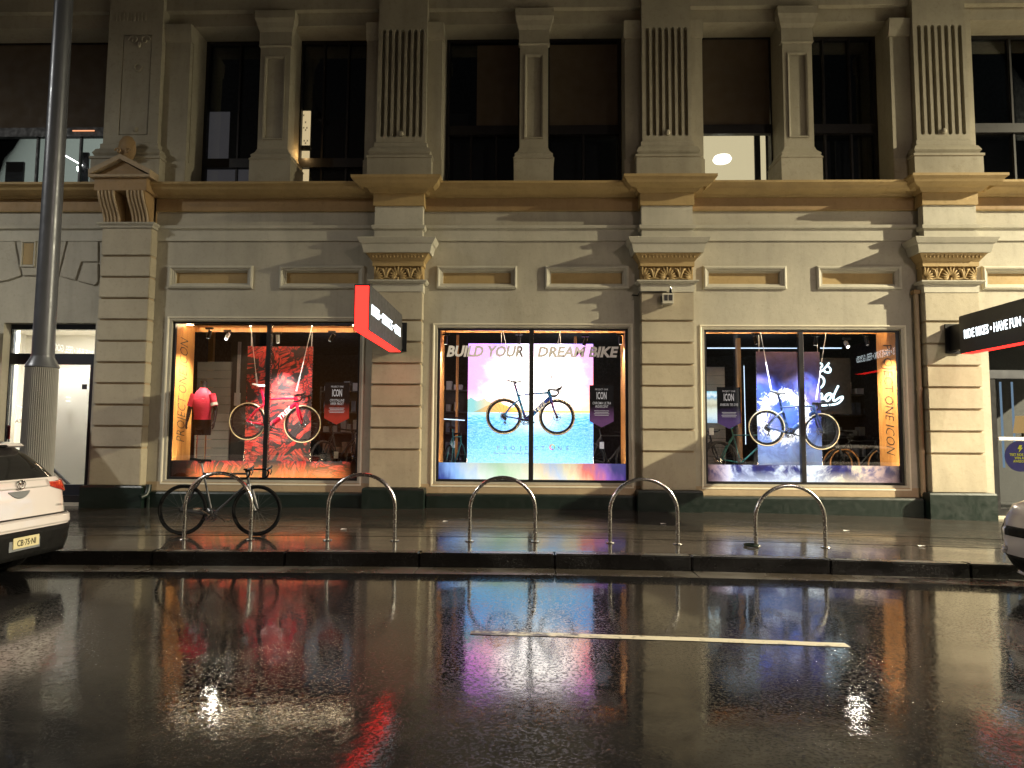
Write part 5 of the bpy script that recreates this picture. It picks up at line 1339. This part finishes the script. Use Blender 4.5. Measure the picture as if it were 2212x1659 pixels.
pb = bicycle('parked grey fixed wheel bicycle with black tyres at the left hoop', frame='graphite2', seat='rubber', bar='rubber', fork='greyfork', tyre='rubber', rim='rubber', deep=.026, tr=.019, R=.342, wb=1.015, spokes=18, aero=False, disc=False, post='silver', turn=radians(-14), name='parked_bicycle')
xc = (X(393,1100,Yb)+X(555,1100,Yb))/2
place(pb, (xc, Yb, G(xc,Yb)+.001), 0, radians(-2))

# ------------------------------------------------------------ street lamps
def street_lamp(label, x, y, reach, lampspec, fluted=True):
    g = G(x, y); T = thing('street_lamp', label, 'street lamp', (x, y, g), 'street lamps along the road')
    lx, ly, lz = lampspec[0] if lampspec else (x, y-2.6, 10.8)
    zb_ = g+2.15 if not fluted else Z(795, y, 92)
    b = MB(); n = 150; loops = []
    for h, f in ((0,1.04),(zb_-g,1.0)):
        loops.append([(x+(.182*f+(.0045 if i%3 else -.006))*cos(2*pi*i/n), y+(.182*f+(.0045 if i%3 else -.006))*sin(2*pi*i/n), g+h) for i in range(n)])
    b.loft(loops); b.build('fluted_base', M['pole_base'], T, smooth=False)
    MB().lathe([(.19,0),(.196,.01),(.19,.03),(.135,.14),(.135,.16)], (x,y,zb_), n=28).build('base_collar', M['pole'], T, smooth=True)
    MB().tube([(x,y,zb_+.1),(x,y,lz+.25)], [.13,.095], 24).build('tube', M['pole'], T, smooth=True)
    d = Vector((lx-x, ly-y, 0)); 
    MB().tube([(x,y,lz+.2),(x+d.x*.5,y+d.y*.5,lz+.35),(lx,ly,lz+.25)], .05, 10).build('arm', M['pole'], T, smooth=True)
    MB().lathe([(.02,.22),(.16,.18),(.27,.08),(.28,.02),(.26,.02),(.02,.12)], (lx,ly,lz), n=20).build('lamp_head', M['pole'], T, smooth=True)
    MB().tube([(lx,ly,lz+.10),(lx,ly,lz+.115)], .2, 20, ref=(1,0,0)).build('lamp_glass', M['bulb'] if lampspec else M['white'], T)
    if lampspec: lamp('SPOT', (lx,ly,lz), lampspec[1], lampspec[2], T, (lx,ly,lz-1), 173, 1.0, .09)
xp = X(91,800,-3.65)
street_lamp('grey street lamp pole with a wide fluted base in front of the left entrance', xp, -3.65, 1, None)
street_lamp('street lamp along the road beyond the left edge', -15.5, -12.5, 1, LAMPS[1], False)
street_lamp('street lamp far along the road beyond the right edge', 24.5, -3.8, 1, LAMPS[0], False)
street_lamp('street lamp on the opposite side of the road', 9.5, -19.5, 1, LAMPS[2], False)

# ------------------------------------------------------------ cars
M['carwhite'] = plain('white_car_paint', (.64,.59,.585), .22, 0, .9, .03)
M['carglass'] = plain('dark_car_glass', (.008,.008,.009), .06, 0, .5)
M['carblack'] = plain('black_bumper_plastic', (.006,.006,.006), .6, spec=.2)
M['cargrey'] = plain('grey_bumper_trim', (.16,.17,.18), .5)
t = NT('red_lamp_lens'); n = t.noise(t.coord('Object', (1,1,1)), 14, 4, .6)
M['lens'] = t.pbr(t.ramp(n, [(.38,(.30,.015,.01)),(.55,(.55,.06,.02)),(.7,(.85,.40,.16))]), .15, coat=.8)
def car(label, loc, rear_detail):
    T = thing('parked_car', label, 'car')
    LV = ([] if rear_detail else [(.17,-.10,-4.12,.79)]) + [(.26,-.05,-4.22,.845),(.40,-.015,-4.29,.875),(.56,0,-4.31,.885),(.66,-.012,-4.31,.887),(.685,-.06,-4.29,.886),(.80,-.075,-4.26,.885),(.92,-.095,-4.18,.88),(1.0,-.12,-3.95,.868),(1.045,-.135,-3.55,.85),(1.075,-.15,-3.2,.83)]
    GL = [(1.076,-.19,-3.16,.80),(1.2,-.30,-2.85,.745),(1.32,-.43,-2.5,.665),(1.40,-.54,-2.22,.60)]
    RF = [(1.401,-.46,-2.24,.60),(1.42,-.43,-2.18,.605),(1.445,-.45,-2.2,.59),(1.475,-.70,-2.4,.50),(1.485,-1.0,-2.0,.30)]
    def lev(z, L):
        for a, b in zip(L, L[1:]):
            if z <= b[0]:
                f = max(0,(z-a[0])/(b[0]-a[0])); return [a[i]+(b[i]-a[i])*f for i in range(4)]
        return L[-1]
    def pt(th, l, off=0, n=9.0):
        z, xr_, xf_, w = l; a, c = (xr_-xf_)/2, (xr_+xf_)/2
        s, q = sin(th), cos(th)
        return (c+(a+off)*math.copysign(abs(q)**(2/n), q), (w+off)*math.copysign(abs(s)**(2/n), s), z)
    def body(L, name, mat, N=144):
        ths = [2*pi*i/N for i in range(N)]
        return MB().loft([[pt(a, l) for a in ths] for l in L]).build(name, M[mat], T, smooth=True)
    bd = body(LV, 'body', 'carwhite'); body(GL, 'window_glass', 'carglass'); body(RF, 'roof', 'carwhite')
    def fth(f): return math.copysign(math.asin(min(1,abs(f)**4.5)), f)
    def patch(t0, t1, z0, z1, off, name, mat, par=T, L=LV, front=False, nz=5, nt=14, skew=None, ang=False):
        P = []
        for j in range(nz+1):
            row = []
            for i in range(nt+1):
                u = i/nt; f = t0+(t1-t0)*u
                a = f if ang else fth(f)
                if front: a = pi-a
                zz_ = z0+(z1-z0)*j/nz
                if skew: zz_ = skew(u, j/nz)
                row.append(pt(a, lev(zz_, L), off))
            P.append(row)
        b = MB(); w = nt+1
        b.add([p for r in P for p in r], [(j*w+i, j*w+i+1, (j+1)*w+i+1, (j+1)*w+i) for j in range(nz) for i in range(nt)])
        o = b.build(name, M[mat], par, smooth=True)
        md = o.modifiers.new('thick', 'SOLIDIFY'); md.thickness = off*.9+.004; md.offset = -1
        return o
    for s in (-1,1):
        for xx in (-.85,-3.45):
            Wh = MB().lathe([(.19,-.10),(.30,-.105),(.315,-.08),(.315,.08),(.30,.105),(.19,.10)], (xx,s*.79,.315), axis='y', n=28).build('wheel', M['rubber'], T, smooth=True)
            MB().lathe([(.03,-.11),(.19,-.10),(.2,.10),(.03,.11)], (xx,s*.79,.315), axis='y', n=20).build('rim', M['steel'], Wh)
    # rear
    ck = fth(.93)
    patch(-1.4, 1.4, .262 if rear_detail else .172, .555, .012, 'lower_bumper', 'carblack', ang=True, nt=50)
    patch(-1.35, 1.35, .575, .672, .014, 'bumper', 'carwhite', ang=True, nt=40)
    patch(-1.2, 1.2, .673, .684, .010, 'bumper_gap', 'carblack', ang=True, nt=30)
    for s in (-1,1):
        patch(s*.985, s*.87, .685, .90, .006, 'bumper_corner_trim', 'cargrey', skew=lambda u,j: .69+(.21*(1-u)**1.3+.03)*j)
        patch(s*.50, s*.975, .89, 1.05, .022, 'tail_light', 'lens', skew=lambda u,j: (1.0-.115*u**.7)+j*(.03+.135*u**.8) if True else 0)
        patch(s*.80, s*.97, .24, .47, .018, 'bumper_vent', 'black')
    patch(-.50, .50, .985, 1.062, .03, 'tailgate_lip', 'carwhite', nz=4)
    patch(-.17, .17, .885, .955, .01, 'handle_recess', 'cargrey', skew=lambda u,j: .955-.075*(1-(2*u-1)**2*.9)*(1-j)-.0*j)
    patch(-.35, .35, 1.40, 1.425, .02, 'brake_light_strip', 'carblack', L=RF)
    px_ = pt(0, lev(.44, LV))[0]
    pl = MB().box(px_+.016, px_+.024, -.186, .186, .385, .495).build('number_plate', plain('pale_yellow_plate', (.58,.52,.31), .45, var=.12, scale=12), T, bevel=.003)
    MB().text('CB\u00b775\u00b7NI', .088, lambda u,v,w: (px_+.0255+w, u*.82, .408+v), depth=.0015, bold=.01).build('plate_characters', M['black'], pl, fix=False)
    MB().box(px_+.006, px_+.014, -.23, .21, .36, .50).build('plate_surround', M['cargrey'], T)
    ex = pt(0, lev(1.02, LV))[0]+.045
    em = MB()
    for (ry, rz, oz) in ((.062,.045,0),(.022,.043,0),(.043,.016,.026)):
        em.tube([(ex,ry*cos(2*pi*i/28),1.022+oz+rz*sin(2*pi*i/28)) for i in range(28)], .006, 6, ref=(1,0,0), closed=True)
    em.build('badge', M['chrome'], T, smooth=True)
    MB().text('COROLLA', .03, lambda u,v,w: (pt(fth(.72),lev(.76,LV))[0]+.012, u+.60, .755+v), depth=.001).build('model_lettering', M['cargrey'], T, fix=False) if rear_detail else None
    # front
    patch(-.70, .70, .60, .70, .010, 'grille', 'carblack', front=True)
    for s in (-1,1):
        patch(s*.60, s*1.3, .46, .76, .012, 'headlamp', 'carglass', front=True, ang=True, skew=lambda u,j: .50+.02*u+(.26+.04*u)*j, nt=20)
        patch(s*.25, s*1.15, .395, .43, .03, 'fog_bar', 'carwhite', front=True, ang=True, nt=20)
        patch(s*.2, s*1.2, .44, .475, .02, 'bumper_blade', 'carwhite', front=True, ang=True, nt=20)
    patch(-.995, .995, .20, .385, .012, 'lower_grille', 'carblack', front=True)
    patch(-1.25, 1.25, .135, .19, .05, 'front_lip', 'carwhite', front=True, ang=True, nt=30, L=LV)
    T.location = loc
    return T
car('white hatchback with red tail lamps parked at the left', (-5.22, -5.33, G(-6,-5.3)), True)
car('white car whose front corner enters at the right edge', (9.48, -5.33, G(7,-5.3)), False)

# scraps of paper on the wet paving
for k, (px, py) in enumerate(((962,1127),(1432,1123),(1827,1133),(1989,1166),(742,1149))):
    yy = (-1.75,-1.7,-1.95,-3.1,-2.55)[k]; xx = X(px, py, yy)
    s_ = thing('paper_scrap', ['white paper scrap on the footpath left of the third hoop','white paper scrap on the footpath behind the fourth hoop','white paper scrap on the footpath just right of the rightmost hoop','small paper scrap near the kerb below the right pier','small paper scrap inside the second hoop'][k], 'litter', (xx, yy, G(xx,yy)), 'paper scraps on the footpath')
    g_ = G(xx,yy)
    MB().add([(xx-.04,yy-.025,g_+.003),(xx+.045,yy-.02,g_+.012),(xx+.04,yy+.03,g_+.004),(xx-.03,yy+.03,g_+.010),(xx-.04,yy-.025,g_+.006),(xx+.045,yy-.02,g_+.015),(xx+.04,yy+.03,g_+.007),(xx-.03,yy+.03,g_+.013)], [(0,3,2,1),(4,5,6,7),(0,1,5,4),(1,2,6,5),(2,3,7,6),(3,0,4,7)]).build('paper', M['white'], s_)
